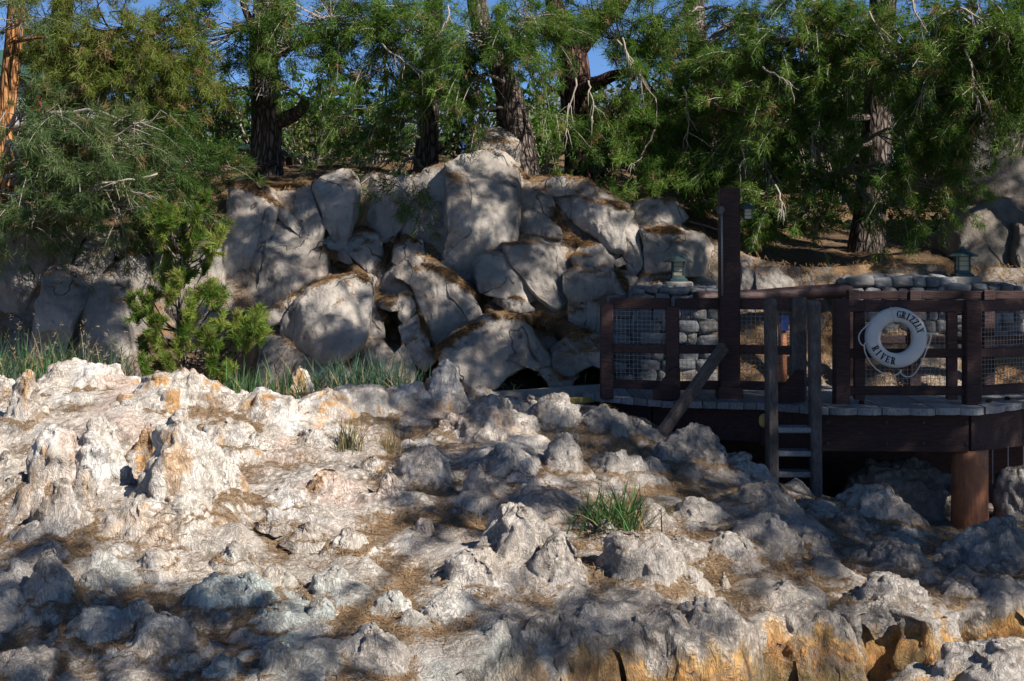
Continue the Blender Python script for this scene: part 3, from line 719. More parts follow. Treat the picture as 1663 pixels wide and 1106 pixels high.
B = [
 ([(368,312),(382,304),(400,310),(425,332),(438,345),(427,356),(421,390),(411,430),(402,470),(398,505),(375,508),(371,440),(372,370)],'tall pale upright slab with a hairline crack, beside the young pine',-.05,.2,4),
 ([(325,345),(362,330),(369,350),(371,400),(370,510),(325,510),(322,400)],'narrow grey slab half hidden by the young pine',.25,.25,4),
 ([(426,350),(441,350),(437,375),(430,420),(424,470),(420,505),(400,505),(404,470),(412,430),(420,390)],'thin brown upright sliver between two tall slabs',.05,.25,4),
 ([(441,354),(470,360),(500,385),(515,405),(522,425),(524,445),(505,458),(480,470),(455,490),(435,505),(421,505),(424,470),(431,420),(437,380)],'large square dark slab with chipped face',-.1,.18,5),
 ([(424,310),(434,310),(456,334),(484,362),(512,394),(504,396),(478,372),(448,352),(436,340)],'long pale sloping ledge above the square dark slab',-.02,.35,2.5),
 ([(446,315),(475,305),(497,305),(507,322),(520,350),(527,367),(525,387),(513,397),(500,380),(478,358),(460,340)],'sunlit ribbed rock below the two-limbed pine',.15,.35,2.5),
 ([(511,302),(520,290),(540,281),(560,281),(571,292),(576,310),(575,350),(571,372),(560,392),(545,382),(530,360),(520,335),(513,318)],'rounded upright boulder like a thumb at the cliff top',-.05,.45,2.4),
 ([(573,288),(650,290),(668,300),(662,335),(652,368),(640,388),(600,388),(575,378)],'flat dark wall of rock in shade',.5,.12,6),
 ([(662,302),(690,286),(730,276),(737,300),(735,340),(734,400),(724,427),(700,412),(685,397),(662,394),(650,372)],'big mottled boulder half beside the towering boulder',.05,.28,3.5),
 ([(730,276),(760,262),(790,254),(815,258),(832,272),(838,300),(835,340),(828,382),(815,412),(795,422),(775,445),(755,442),(724,427),(733,395),(735,330)],'towering central boulder with a rough sunlit corner',-.2,.36,2.8),
 ([(770,228),(785,211),(810,211),(830,219),(840,235),(838,268),(815,272),(790,270),(770,268)],'round boulder perched behind the towering boulder',.6,.45,2.3),
 ([(838,288),(860,293),(885,305),(893,320),(900,345),(904,360),(885,354),(862,337),(838,330)],'wedge of dark rock beside the towering boulder',.1,.3,3),
 ([(836,331),(860,337),(885,354),(904,370),(906,383),(890,384),(860,380),(832,374)],'grey block with one sunlit end, under the dark wedge',.02,.3,3),
 ([(830,374),(860,380),(895,386),(920,406),(905,406),(870,402),(822,400)],'flat shaded seam block between larger rocks',.1,.3,3),
 ([(822,402),(860,400),(900,403),(922,415),(926,440),(921,482),(900,497),(875,482),(850,452),(830,427)],'rounded boulder with a sunlit vertical face in the cliff middle',-.1,.36,2.6),
 ([(774,432),(790,416),(815,412),(836,432),(857,460),(870,480),(845,488),(815,478),(785,472),(774,452)],'smooth dark dome-shaped boulder at the foot of the towering boulder',-.2,.4,2.4),
 ([(875,298),(910,288),(945,292),(975,309),(994,326),(960,328),(930,317),(905,319)],'smooth whale-backed boulder at the crest under dark pine boughs',-.05,.5,2.2),
 ([(903,318),(930,316),(960,328),(1000,336),(1020,345),(1008,375),(1005,402),(985,402),(965,382),(940,362),(920,340)],'large dappled boulder below the whale-backed rock',-.1,.38,2.5),
 ([(1002,338),(1022,338),(1031,352),(1037,385),(1040,425),(1028,439),(1015,422),(1006,402),(1006,370)],'pale ribbed pillar of rock at the cliff shoulder',-.15,.4,2.5),
 ([(932,416),(945,402),(965,394),(985,404),(993,418),(988,437),(960,442),(940,434)],'rounded dark block under a trail of needles',-.05,.4,2.5),
 ([(990,405),(1003,403),(1013,415),(1014,429),(1000,432),(992,421)],SM,.0,.4,2.5,GB),
 ([(920,445),(945,438),(985,438),(998,447),(1001,471),(985,490),(955,494),(930,487),(921,471)],'blocky shaded boulder split by dark seams',-.1,.34,2.8),
 ([(997,445),(1020,442),(1036,458),(1042,478),(1002,492),(1000,470)],SM,-.1,.4,2.5,GB),
 ([(926,492),(958,494),(952,516),(938,538),(926,530)],SM,-.05,.35,2.8,GB),
 ([(960,494),(1000,482),(1006,500),(990,545),(955,545),(950,520)],SM,-.05,.35,2.8,GB),
 ([(812,480),(850,488),(862,502),(845,506),(825,503),(803,492)],SM,-.1,.4,2.5,GB),
 ([(643,452),(665,428),(685,426),(715,440),(740,460),(765,490),(774,516),(756,522),(735,541),(712,552),(700,542),(688,507),(672,472)],'pale triangular slab edged with a sash of brown needles',-.45,.22,4),
 ([(619,462),(640,430),(662,428),(664,452),(676,485),(650,482),(630,488),(618,480)],'dark undercut facet beside the pale triangular slab',-.15,.25,3),
 ([(650,482),(666,482),(678,516),(660,527),(649,512)],'narrow pale block propped below the triangular slab',-.4,.3,3),
 ([(617,488),(630,483),(645,489),(647,503),(630,504),(618,499)],'small white loose stone caught in the crevice',-.45,.6,2),
 ([(649,537),(680,520),(692,550),(704,580),(690,595),(672,588),(658,562)],'leaning grey pentagonal block near the cliff foot',-.4,.3,3),
 ([(722,566),(740,552),(760,537),(790,525),(815,520),(840,525),(857,545),(877,575),(892,602),(880,606),(855,592),(830,600),(800,624),(786,630),(762,618),(730,585)],'broad sunlit whale-shaped boulder over a dark cave mouth',-.5,.34,2.6),
 ([(903,572),(930,550),(955,543),(977,553),(984,575),(984,602),(965,590),(945,595),(930,610),(914,612),(905,592)],'arching boulder with scalloped underside over a second cave mouth',-.5,.34,2.5),
 ([(880,604),(895,600),(912,612),(935,612),(925,626),(895,628)],'white lump of rock dividing the two cave mouths',-.5,.4,2.3),
 ([(468,520),(485,490),(505,470),(530,460),(560,455),(590,456),(594,480),(593,520),(586,552),(560,577),(520,582),(490,572),(464,550)],'big smooth rounded boulder with a warm sunlit flank',-.4,.34,2.8),
 ([(440,505),(485,475),(526,450),(522,466),(492,487),(468,517),(448,522)],'slanting pale slab under the square dark slab',-.2,.25,3),
 ([(588,456),(605,460),(614,490),(619,512),(623,542),(610,557),(586,556),(593,520)],'grooved grey block beside the big smooth boulder',-.25,.35,2.6),
 ([(563,387),(580,378),(600,380),(612,386),(621,420),(619,462),(605,472),(600,442),(580,422),(564,407)],'upright block with a needle cap under the flat dark wall',.05,.35,2.8),
 ([(513,398),(530,388),(545,384),(560,393),(571,427),(550,420),(530,412)],'pale wedge below the thumb-shaped boulder',-.05,.4,2.5),
 ([(638,424),(645,400),(660,390),(680,394),(685,416),(665,430),(650,432)],'small rounded block wearing a collar of brown needles',-.2,.45,2.3),
 ([(425,560),(465,550),(490,577),(530,587),(565,592),(565,650),(425,650)],'low dark footing rock behind the grass',-.15,.3,3),
 ([(583,560),(612,558),(640,577),(652,562),(668,592),(662,640),(600,645),(570,602)],'grey footing rock beside the leaning pentagonal block',-.2,.3,3),
 ([(-25,405),(8,392),(55,380),(76,380),(73,430),(62,470),(38,505),(20,540),(-25,550)],'dark fractured boulder under the fallen grey branch',.1,.3,3),
 ([(80,382),(110,372),(136,374),(122,420),(108,452),(95,447),(72,442)],'shaded facet of rock under drooping pine boughs',.1,.3,3.5),
 ([(108,452),(130,402),(146,378),(176,380),(183,420),(162,450),(130,470),(97,446)],'upper facet of cracked rock behind the seed-headed grass',-.05,.25,3.5),
 ([(60,494),(72,445),(96,444),(130,470),(122,520),(104,575),(80,610),(60,560)],'pale leaning wedge of rock behind the tall grass',-.2,.25,3.5),
 ([(130,472),(162,450),(194,450),(199,500),(215,565),(205,620),(110,620),(116,545)],'fan-shaped boulder fractured down its middle, behind the tall grass',-.1,.25,3.5),
 ([(190,440),(205,424),(226,430),(239,470),(244,505),(240,600),(212,600),(200,500)],'narrow shaded block beside the fan-shaped boulder',.05,.35,2.8),
 ([(240,365),(300,352),(330,355),(330,520),(330,620),(250,620),(244,500)],'dark recess wall behind the young pine',.45,.15,4),
 ([(1027,347),(1040,330),(1070,325),(1096,329),(1112,352),(1090,369),(1075,374),(1040,371)],'pale tan cracked boulder on the hillside above the cliff shoulder',.15,.4,2.6),
 ([(1050,378),(1075,371),(1100,377),(1140,388),(1152,402),(1142,442),(1110,444),(1080,454),(1056,444)],'tan boulder with a scooped face behind the lantern',-.1,.34,2.6),
 ([(1038,385),(1050,380),(1056,440),(1046,448),(1040,430)],SM,.0,.3,2.6,GB),
 ([(1048,448),(1090,448),(1102,475),(1062,482),(1038,466)],SM,-.2,.35,2.6,GB),
 ([(1205,418),(1226,424),(1229,446),(1222,476),(1203,478)],SM,.3,.35,2.6,GB),
 ([(1233,436),(1265,440),(1292,460),(1306,480),(1233,482)],'low sloping rock at the foot of the hillside behind the log rail',.4,.35,2.3),
]
for i, b in enumerate(B):
    boulder(b[0], b[1], b[2], b[3], b[4], group=b[5] if len(b) > 5 else None, seed=i + 1.3, tilt=(RNG.uniform(-.55, .4), RNG.uniform(-.15, .3)))
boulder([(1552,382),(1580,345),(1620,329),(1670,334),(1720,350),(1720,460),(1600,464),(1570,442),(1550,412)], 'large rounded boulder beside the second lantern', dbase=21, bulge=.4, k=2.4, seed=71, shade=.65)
boulder([(1558,280),(1575,212),(1600,190),(1700,175),(1780,200),(1780,350),(1620,338),(1580,345)], 'shaded tan rock face under overhanging boughs', dbase=22.3, bulge=.2, k=4, seed=73, shade=.5)  # shade of the boughs is also darkened into the rock colour
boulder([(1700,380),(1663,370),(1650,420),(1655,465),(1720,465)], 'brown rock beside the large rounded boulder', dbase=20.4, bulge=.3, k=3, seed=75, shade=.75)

# ------------------------------------------------------------------ drifts of needles lying in the clefts of the cliff
bpy.context.view_layer.update(); DG = bpy.context.evaluated_depsgraph_get()
def seen(px, py, default=18.6):
    v = Vector(((px - CX) / F, 1.0, (HY - py) / F)); ok, loc, *_ = sc.ray_cast(DG, Vector((0, 0, Z0)), v.normalized())
    return float(loc[1]) if ok and 16 < loc[1] < 24 else default
DRIFT = []
def drift(label, pts, rpx):
    rng = np.random.default_rng(len(DRIFT) + 5); P = np.array(pts, float); t = np.linspace(0, len(P) - 1, 8 * len(P)); px = np.interp(t, np.arange(len(P)), P[:, 0]); py = np.interp(t, np.arange(len(P)), P[:, 1])
    d = np.array([seen(x, y) for x, y in zip(px, py)])
    for _ in range(4): d = np.r_[d[0], .25 * d[:-2] + .5 * d[1:-1] + .25 * d[2:], d[-1]]
    C = np.array([W(x, y, dd) for x, y, dd in zip(px, py, d)]); r = np.interp(t, np.arange(len(P)), rpx) / F * d * (.55 + .45 * np.sin(np.linspace(.12, .92, len(t)) * math.pi))
    V, Fs = tube(C + [0, .03, 0], r, 12); c_ = np.repeat(C, 12, 0); c_ = np.vstack([c_, C[0], C[-1]])
    off = V - c_; off[:, 1] *= .75; V = c_ + off * (1 + .5 * fbm(V * 3.5, 3, 3))[:, None]
    mb = MB(); mb.add(V, Fs); o = mb.build('needle_drift', M['soil'], None, smooth=True); tag(o, label, 'pine needles', 'needle drifts in the cliff')
    nn_ = nrm(off); f = (nn_[:, 1] < .2); DRIFT.append((V[f], nn_[f])); return o
for lb, pts, r in [
    ('sash of brown needles along the upper edge of the pale triangular slab', [(685,430),(715,438),(745,458),(775,487),(800,512),(815,522)], [5,8,9,9,8,5]),
    ('drift of needles around the foot of the pale triangular slab', [(790,522),(760,535),(735,550),(715,566),(708,590)], [5,7,8,9,8]),
    ('thin trail of needles between triangular slab and narrow pale block', [(668,470),(680,505),(692,540),(705,575)], [3,5,6,7]),
    ('needle trail falling beside the large dappled boulder', [(897,335),(910,365),(925,392),(945,400),(965,395)], [5,9,11,9,5]),
    ('needles caught behind the pale ribbed pillar top', [(968,322),(990,330),(1012,338),(1022,346)], [3,6,6,3]),
    ('needles spilling down beside the rounded dark block', [(1000,437),(1010,455),(1022,475)], [4,7,5]),
    ('brown needle patch under the pale wedge', [(520,402),(545,422),(575,440),(600,458)], [6,13,12,6]),
    ('collar of needles round the small rounded block', [(622,440),(628,412),(640,392),(662,386),(684,398)], [5,9,8,6,4]),
    ('needle mat on the cliff top below the two-limbed pine', [(372,298),(405,302),(430,318),(455,338)], [6,10,7,3]),
    ('needle mat at the foot of the two-limbed pine', [(430,298),(460,304),(490,302),(515,296)], [6,7,7,4]),
    ('wide bank of brown needles above the second cave mouth', [(825,515),(860,520),(900,530),(935,545),(955,540)], [8,16,20,16,8]),
    ('needles in the cleft between the big smooth boulder and the crevice', [(612,500),(625,520),(640,545),(655,560)], [5,10,12,6]),
    ('needles capping the upright block under the flat dark wall', [(570,378),(590,372),(610,378)], [3,7,4]),
    ('needles behind the towering boulder shoulder', [(836,270),(850,285),(865,296)], [4,7,4]),
    ('needles on the ledge under the pale tan cracked boulder', [(1040,374),(1065,376),(1095,374),(1120,384)], [3,7,6,3])]: drift(lb, pts, r)
# ------------------------------------------------------------------ timber deck
ZD = Z0 - 1.77
def XW(px, d): return (px - CX) / F * d
DE = np.array([(XW(p, d), d) for p, d in [(947,17.1),(1057,16.35),(1243,16.0),(1333,15.55),(1594,15.5),(1663,16.05),(1800,16.9),(1950,17.6)]])
def deck_front(x): return np.interp(x, DE[:, 0], DE[:, 1])
deck = empty('timber_deck', (3.6, 16.5, ZD - .5), 'raised timber platform of weathered planks standing on dark beams above the rocks', 'deck')
def plank(x0, x1, y0a, y0b, y1, z, th, rnd):
    """top outline with a softly rounded front end, extruded"""
    t = np.linspace(0, 1, 7); fx = x0 + (x1 - x0) * t
    fy = y0a + (y0b - y0a) * t + rnd * (np.abs(2 * t - 1) ** 2.4)
    o = np.r_[np.c_[fx, fy], [[x1, y1], [x0, y1]]]; n = len(o)
    V = np.r_[np.c_[o, np.full(n, z)], np.c_[o, np.full(n, z - th)]]
    j = np.arange(n); k = (j + 1) % n
    side = np.c_[j, j + n, k + n, k]
    topc = np.r_[o.mean(0), z]; botc = np.r_[o.mean(0), z - th]
    V = np.vstack([V, topc, botc])
    return V, [side, np.c_[j, k, np.full(n, 2 * n)], np.c_[k + n, j + n, np.full(n, 2 * n + 1)]]
x = DE[0, 0]; rp = np.random.default_rng(3)
while x < 7.6:
    wd = .145 if x < 2.85 else .285
    wd *= rp.uniform(.93, 1.07)
    x1 = x + wd - .008; ya, yb = float(deck_front(x)), float(deck_front(x1))
    j = rp.uniform(-.02, .02); z = ZD + rp.uniform(-.006, .006)
    mb = MB(); mb.add(*plank(x, x1, ya + j, yb + j, 19.4, z, .075, .05 if wd > .2 else .012))
    mb.build('plank', M['plank'], deck); x += wd
def poly_beam(name, pts, wd, ht, mat, parent, ztop):
    for p, q in zip(pts[:-1], pts[1:]):
        mb = MB(); mb.add(*beam((p[0], p[1], ztop - ht / 2), (q[0] - .004, q[1], ztop - ht / 2), wd, ht)); mb.build(name, mat, parent)
poly_beam('fascia_board', [(DE[0, 0] + .12, 17.25), (DE[1, 0] + .05, 16.58), (DE[2, 0], 16.22)], .09, .38, M['woodx'], deck, ZD - .08)
poly_beam('fascia_board', [(DE[2, 0] + .01, 16.21), (DE[3, 0], 15.8), (DE[4, 0] - .08, 15.72), (DE[5, 0], 16.2), (DE[6, 0], 17.1)], .11, .42, M['woodx'], deck, ZD - .08)
mb = MB(); mb.add(*beam((1.0, 17.5, ZD - .3), (6.8, 17.5, ZD - .3), .12, .3)); mb.build('joist', M['woodx'], deck)
mb = MB(); mb.add(*beam((1.0, 17.7, ZD - 1.2), (7.5, 17.7, ZD - 1.2), .1, 2.2)); mb.build('added_backing', M['woodx'], deck)  # added board that keeps the open void under the deck dark
mb = MB(); mb.add(*beam((1.05, 17.05, ZD - .125), (2.9, 16.3, ZD - .125), .03, .02)); 
# round timber pile under the deck
pile = empty('timber_pile', W(1575, 860, 15.85), 'thick round red-brown timber pile carrying the deck front', 'pile')
p = W(1575, 860, 15.85); pz = ZD - .49
th = np.linspace(0, 1, 12); pts = np.c_[np.full(12, p[0]), np.full(12, p[1]), p[2] - .1 + th * (pz - p[2] + .1)]
mb = MB(); V, Fs = tube(pts, .2 * (1.02 - .04 * th), 28); V = V + .008 * fbm(V * np.array([6, 6, 1.2]), 3)[:, None]; mb.add(V, Fs); mb.build('shaft', M['log'], pile, smooth=True)
mb = MB(); mb.tube([(p[0], p[1], p[2] - .25), (p[0], p[1], p[2] + .0)], .27, 20); mb.build('footing', M['concrete'], pile)
# hanging rods under the deck
for i, px in enumerate((1612, 1637, 1662)):
    a = W(px, 725, 15.95); mb = MB(); mb.tube([a, (a[0], a[1], a[2] - .42)], .006, 6)
    tag(mb.build('hanging_rod', M['wire']), 'thin steel rod hanging below the deck beam beside the timber pile', 'rod', 'rods under the deck')

RAILZ = [(-.67, .13), (-1.2, .10), (-1.62, .10)]
def post_mb(px, d, wd, top_py, zbot=None, dp=None):
    a = W(px, top_py, d); zb = ZD - .03 if zbot is None else zbot; h = a[2] - zb
    return MB().box((a[0], d, zb + h / 2), (wd, dp or wd, h), .014)
GR = 'rail panels of the deck fence'
wire_V = None
def wires(p, q, z0, z1, sp=.05, r=.0019):
    p = np.array(p, float); q = np.array(q, float); L = np.linalg.norm(q - p); n = int(L / sp); mb = MB()
    for i in range(1, n):
        c = p + (q - p) * i / n; mb.box((c[0], c[1], (z0 + z1) / 2), (r * 2, r * 2, z1 - z0))
    k = int((z1 - z0) / sp)
    for i in range(1, k):
        z = z0 + (z1 - z0) * i / k; mb.add(*beam((p[0], p[1] + r * 2.2, z), (q[0], q[1] + r * 2.2, z), r * 2, r * 2, 0))
    return mb
def panel(pa, pb, label, tops=None, inner=False, rz=RAILZ, name='wire_fence'):
    """rails and wire between two posts given as (x, y)"""
    pa = np.array(pa, float); pb = np.array(pb, float); u = (pb - pa) / np.linalg.norm(pb - pa)
    g = empty(name, (*((pa + pb) / 2), ZD), label, 'fence', GR)
    for (h, ht) in rz:
        mb = MB(); mb.add(*beam((*pa, Z0 + h), (*pb, Z0 + h), .085, ht)); mb.build('rail', M['woodx'], g)
    a, b = pa, pb
    if inner:
        a = pa + u * .16; b = pb - u * .17
        for c in (a, b):
            mb = MB(); h0 = Z0 + rz[0][0] - rz[0][1] / 2 - .003; h1 = ZD + .05
            mb.box((c[0], c[1], (h0 + h1) / 2), (.12, .07, h0 - h1), .008, rz=math.atan2(u[1], u[0])); mb.build('stile', M['wood'], g)
    for k in range(2):
        z1 = Z0 + rz[k][0] - rz[k][1] / 2; z0 = Z0 + rz[k + 1][0] + rz[k + 1][1] / 2
        wires(a + u * .03, b - u * .03, z0 - .02, z1 + .02).build('wire_mesh', M['wire'], g)
    return g
def xy(px, d): return (XW(px, d), d)
PST = [(985, 16.8, .15, 491, 'dark timber fence post at the outer corner of the deck'),
       (1092, 16.55, .15, 498, 'dark timber fence post with a knee brace, between corner and tall mast'),
       (1366, 15.98, .17, 486, 'dark timber fence post beside the ladder opening'),
       (1578, 15.98, .18, 487, 'thick dark timber fence post beside the life ring panel'),
       (1770, 16.9, .17, 480, 'dark timber fence post beyond the life ring panel')]
for px, d, wd, tp, lb in PST:
    o = post_mb(px, d, wd, tp).build('fence_post', M['wood'], smooth=False); tag(o, lb, 'post', 'posts of the deck fence')
def knee(px, d, label):
    a = np.array([XW(px, d), d - .14]); prof = [(-.16, 0), (.14, 0), (.14, .36), (.06, .36), (-.10, .17), (-.16, .10)]
    V = []; n = len(prof)
    for s in (-.05, .05): V += [(a[0] + u, a[1] + s, ZD + .012 + v) for u, v in prof]
    j = np.arange(n); k = (j + 1) % n
    mb = MB(); mb.add(np.array(V), [np.c_[j, k, k + n, j + n]]); V = np.array(V)
    mb2 = MB(); mb2.add(np.vstack([V, V[:n].mean(0), V[n:].mean(0)]), [np.c_[k, j, np.full(n, 2 * n)], np.c_[j + n, k + n, np.full(n, 2 * n + 1)], np.c_[j, k, k + n, j + n]])
    tag(mb2.build('knee_brace', M['wood']), label, 'brace', 'knee braces on the deck')
knee(1082, 16.5, 'short sloped timber knee brace at the foot of the corner-side post')
knee(1281, 16.2, 'short sloped timber knee brace behind the ladder')
panel(xy(991, 16.8), xy(1088, 16.56), 'wire-filled dark rail panel at the outer deck corner')
panel(xy(1097, 16.55), xy(1176, 16.62), 'wire-filled dark rail panel between braced post and mast')
panel(xy(1194, 16.62), xy(1290, 16.4), 'wire-filled dark rail panel between mast and ladder gap')
panel(xy(1372, 15.98), xy(1570, 15.98), 'framed wire rail panel carrying the white life ring', inner=True)
panel(xy(1586, 15.98), xy(1766, 16.88), 'wire rail panel angled back beyond the life ring')
o = post_mb(1296, 16.42, .17, 482).build('gate_post', M['grey_wood']); tag(o, 'round-topped weathered gate post behind the ladder', 'post')
# tall mast
mast = empty('mast_post', (*xy(1184, 16.6), ZD), 'tall dark square timber mast rising high above the deck rail', 'mast')
post_mb(1184, 16.6, .235, 306, dp=.2).build('shaft', M['wood'], mast)
post_mb(1184, 16.6, .29, 628, dp=.27).build('base_block', M['wood'], mast)
a = W(1170, 341, 16.46); mb = MB(); mb.tube([a + [0, .03, 0], a - [0, .035, 0]], .045, 16); mb.build('knob', M['grey_wood'], mast, smooth=False)
mb = MB(); mb.tube([W(1172, 345, 16.45), W(1172.5, 400, 16.46), W(1173, 480, 16.47)], .012, 8); mb.build('conduit', M['wire'], mast, smooth=True)
# diagonal brace down to the rocks
br = MB(); pA = W(1176, 562, 16.42); pB = W(1072, 708, 15.75)
br.add(*beam(pB, pA, .09, .13, .012)); tag(br.build('diagonal_brace', M['brace']), 'weathered diagonal timber brace running from the mast down to the rocks', 'brace')
# ladder
lad = empty('ladder', W(1287, 785, 15.45), 'heavy weathered timber ladder with three visible steps climbing from the rocks to the deck', 'ladder')
for px, t0, t1 in ((1251, 485, 772), (1322, 487, 800)):
    a = W(px, t0, 15.5); b = W(px + 3, t1, 15.42); mb = MB(); n = 14; tt = np.linspace(0, 1, n)
    mb.add(*beam(b - [0, 0, .15], a - [0, 0, .05], .12, .15, .02)); mb.tube([a - [0, 0, .06], a - [0, 0, .02], a], [.075, .065, .045], 14)
    mb.build('rail_post', M['grey_wood'], lad)
for py in (697, 735, 769):
    a = W(1258, py, 15.5); b = W(1317, py + 2, 15.5); mb = MB(); mb.box(((a[0] + b[0]) / 2, 15.52, a[2]), (b[0] - a[0] - .02, .26, .06), .012); mb.build('step', M['plank'], lad)
# yellow fender float by the ladder
a = W(1240, 683, 15.6); mb = MB(); tt = np.linspace(-1, 1, 11)
mb.tube([(a[0], a[1], a[2] + t * .075) for t in tt], [.05 * math.sqrt(max(.02, 1 - abs(t) ** 3)) for t in tt], 14)
M['yellow'] = m_plain('worn_yellow_plastic', (.45, .33, .09), .55, .2)
tag(mb.build('float', M['yellow'], smooth=True), 'small yellow float hanging beside the ladder rail', 'float')

# life ring
M['white_ring'] = m_plain('white_ring_foam', (.62, .60, .57), .45, .06, .4, 0, 8, .002); M['black'] = m_plain('black_paint', (.012, .012, .014), .6, .1)
rc = W(1455, 548.5, 15.83); ring = empty('life_ring', rc, 'white life ring lettered in black, roped to the deck fence', 'life ring')
Rm, ta, tb = .262, .086, .055
na, nb_ = 72, 24; A = np.arange(na) / na * 2 * math.pi; Bt = np.arange(nb_) / nb_ * 2 * math.pi
sg = lambda v, e: np.sign(v) * np.abs(v) ** e
AA, BB = np.meshgrid(A, Bt, indexing='ij'); rad = Rm + ta * sg(np.cos(BB), .8); yy = tb * sg(np.sin(BB), .8)
RY = .97
V = np.stack([rc[0] + rad * np.cos(AA), rc[1] + yy, rc[2] + RY * rad * np.sin(AA)], -1).reshape(-1, 3)
ring_body = mk('ring', V, np.vstack([gridF(na, nb_, True), np.array([[(na - 1) * nb_ + j, (na - 1) * nb_ + (j + 1) % nb_, (j + 1) % nb_, j] for j in range(nb_)])]), M['white_ring'], ring)
def strip(fn, a0, a1, n=9):
    """curved stroke: fn(t) -> outer point, inner point"""
    return [[fn(a0 + (a1 - a0) * k / n)[0], fn(a0 + (a1 - a0) * (k + 1) / n)[0], fn(a0 + (a1 - a0) * (k + 1) / n)[1], fn(a0 + (a1 - a0) * k / n)[1]] for k in range(n)]
def rect(x0, y0, x1, y1): return [[(x0, y0), (x1, y0), (x1, y1), (x0, y1)]]
def diag(x0, y0, x1, y1, w_): return [[(x0 - w_, y0), (x0 + w_, y0), (x1 + w_, y1), (x1 - w_, y1)]]
def arcf(cx, cy, rx, ry, th, thin):
    def f(a):
        ca, sa = math.cos(a), math.sin(a); t_ = thin + (th - thin) * abs(ca); return ((cx + rx * ca, cy + ry * sa), (cx + (rx - t_) * ca, cy + (ry - thin) * sa))
    return f
STEM = rect(.07, 0, .27, 1); SER = rect(0, 0, .36, .09) + rect(0, .91, .36, 1)
GLY = {'I': (STEM + SER, .36), 'L': (STEM + SER + rect(.27, 0, .58, .09) + rect(.5, .09, .58, .32), .6),
       'E': (STEM + SER + rect(.27, 0, .58, .09) + rect(.27, .91, .56, 1) + rect(.27, .46, .46, .55) + rect(.5, .09, .58, .3) + rect(.48, .74, .56, .91) + rect(.4, .37, .46, .64), .6),
       'Z': (rect(.03, .9, .56, 1) + rect(.02, 0, .58, .1) + diag(.12, .1, .46, .9, .11) + rect(.03, .72, .1, .9) + rect(.5, .1, .58, .3), .6),
       'V': (diag(.34, 0, .15, .93, .1) + diag(.34, 0, .53, .93, .05) + rect(0, .92, .32, 1) + rect(.4, .92, .66, 1), .66),
       'Y': (diag(.32, .42, .13, .93, .1) + diag(.34, .42, .52, .93, .05) + rect(.22, 0, .42, .46) + rect(.13, 0, .51, .09) + rect(0, .92, .3, 1) + rect(.39, .92, .64, 1), .64),
       'R': (STEM + SER + strip(arcf(.3, .74, .29, .26, .19, .09), math.pi / 2, -math.pi / 2) + diag(.52, 0, .38, .5, .1) + rect(.44, 0, .68, .09), .66),
       'G': (strip(arcf(.34, .5, .34, .52, .2, .09), math.radians(48), math.radians(318), 16) + rect(.44, .02, .62, .42) + rect(.36, .36, .68, .45) + rect(.54, .66, .61, .95), .66)}
def letter(ch, pos, ang, size, parent):
    polys, wd = GLY[ch]; ca, sa = math.cos(ang), math.sin(ang); mb = MB()
    for i_, q_ in enumerate(polys):
        q_ = np.array(q_, float)
        if (q_[1, 0] - q_[0, 0]) * (q_[2, 1] - q_[0, 1]) - (q_[1, 1] - q_[0, 1]) * (q_[2, 0] - q_[0, 0]) < 0: q_ = q_[::-1]
        q_ = (q_ - [wd / 2, 0]) * size * [.95, 1]; e = .0004 * (i_ % 5)
        fr = np.stack([pos[0] + q_[:, 0] * ca - q_[:, 1] * sa, np.full(4, pos[1] - e), pos[2] + q_[:, 0] * sa + q_[:, 1] * ca], 1); bk = fr + [0, .012, 0]
        mb.add(np.vstack([fr, bk]), np.array([[0, 1, 2, 3], [4, 5, 1, 0], [5, 6, 2, 1], [6, 7, 3, 2], [7, 4, 0, 3]]))
    return mb.build('letter', M['black'], parent)
def arc_text(txt, r, a0, a1, size, flip):
    for i, ch in enumerate(txt):
        a = math.radians(a0 + (a1 - a0) * i / (len(txt) - 1)); ang = a - math.pi / 2 if not flip else a + math.pi / 2
        letter(ch, (rc[0] + r * math.cos(a), rc[1] - tb - .003, rc[2] + RY * r * math.sin(a)), ang, size, ring_body)
arc_text('GRIZZLY', Rm - .03, 86, 18, .078, False)
arc_text('RIVER', Rm + .042, 206, 260, .078, True)
M['rope'] = m_plain('white_rope', (.6, .58, .54), .8, .12)
def pxr(pts): return np.array([W(x, y, 15.79) for x, y in pts])
def smooth_line(P, n=40):
    P = np.asarray(P); t = np.linspace(0, len(P) - 1, n); i = np.clip(t.astype(int), 0, len(P) - 2); f = (t - i)[:, None]
    p0 = P[np.maximum(i - 1, 0)]; p1 = P[i]; p2 = P[i + 1]; p3 = P[np.minimum(i + 2, len(P) - 1)]
    return .5 * (2 * p1 + (p2 - p0) * f + (2 * p0 - 5 * p1 + 4 * p2 - p3) * f ** 2 + (3 * p1 - p0 - 3 * p2 + p3) * f ** 3)
for r in ([(1458,500),(1447,501),(1430,510),(1412,525),(1397,540),(1395,552),(1401,561),(1407,555)], [(1403,561),(1406,575),(1416,592),(1430,604),(1448,610),(1460,606),(1463,600)],
          [(1463,600),(1464,607),(1472,612),(1484,608),(1496,590),(1506,565),(1512,547),(1508,541),(1504,545)]):
    mb = MB(); mb.tube(smooth_line(pxr(r)), .0075, 8); mb.build('rope', M['rope'], ring, smooth=True)
for a in (100, 195, 285, 8):
    t = math.radians(a); c = rc + [Rm * math.cos(t), 0, RY * Rm * math.sin(t)]; q = np.linspace(0, 2 * math.pi, 15)
    P = np.stack([c[0] + (ta + .004) * np.cos(q) * math.cos(t), c[1] + (tb + .004) * np.sin(q), c[2] + (ta + .004) * np.cos(q) * math.sin(t)], 1)
    if a != 100: continue
    mb = MB(); mb.tube(P, .006, 6, cap=False); mb.build('tie', M['rope'], ring, smooth=True)
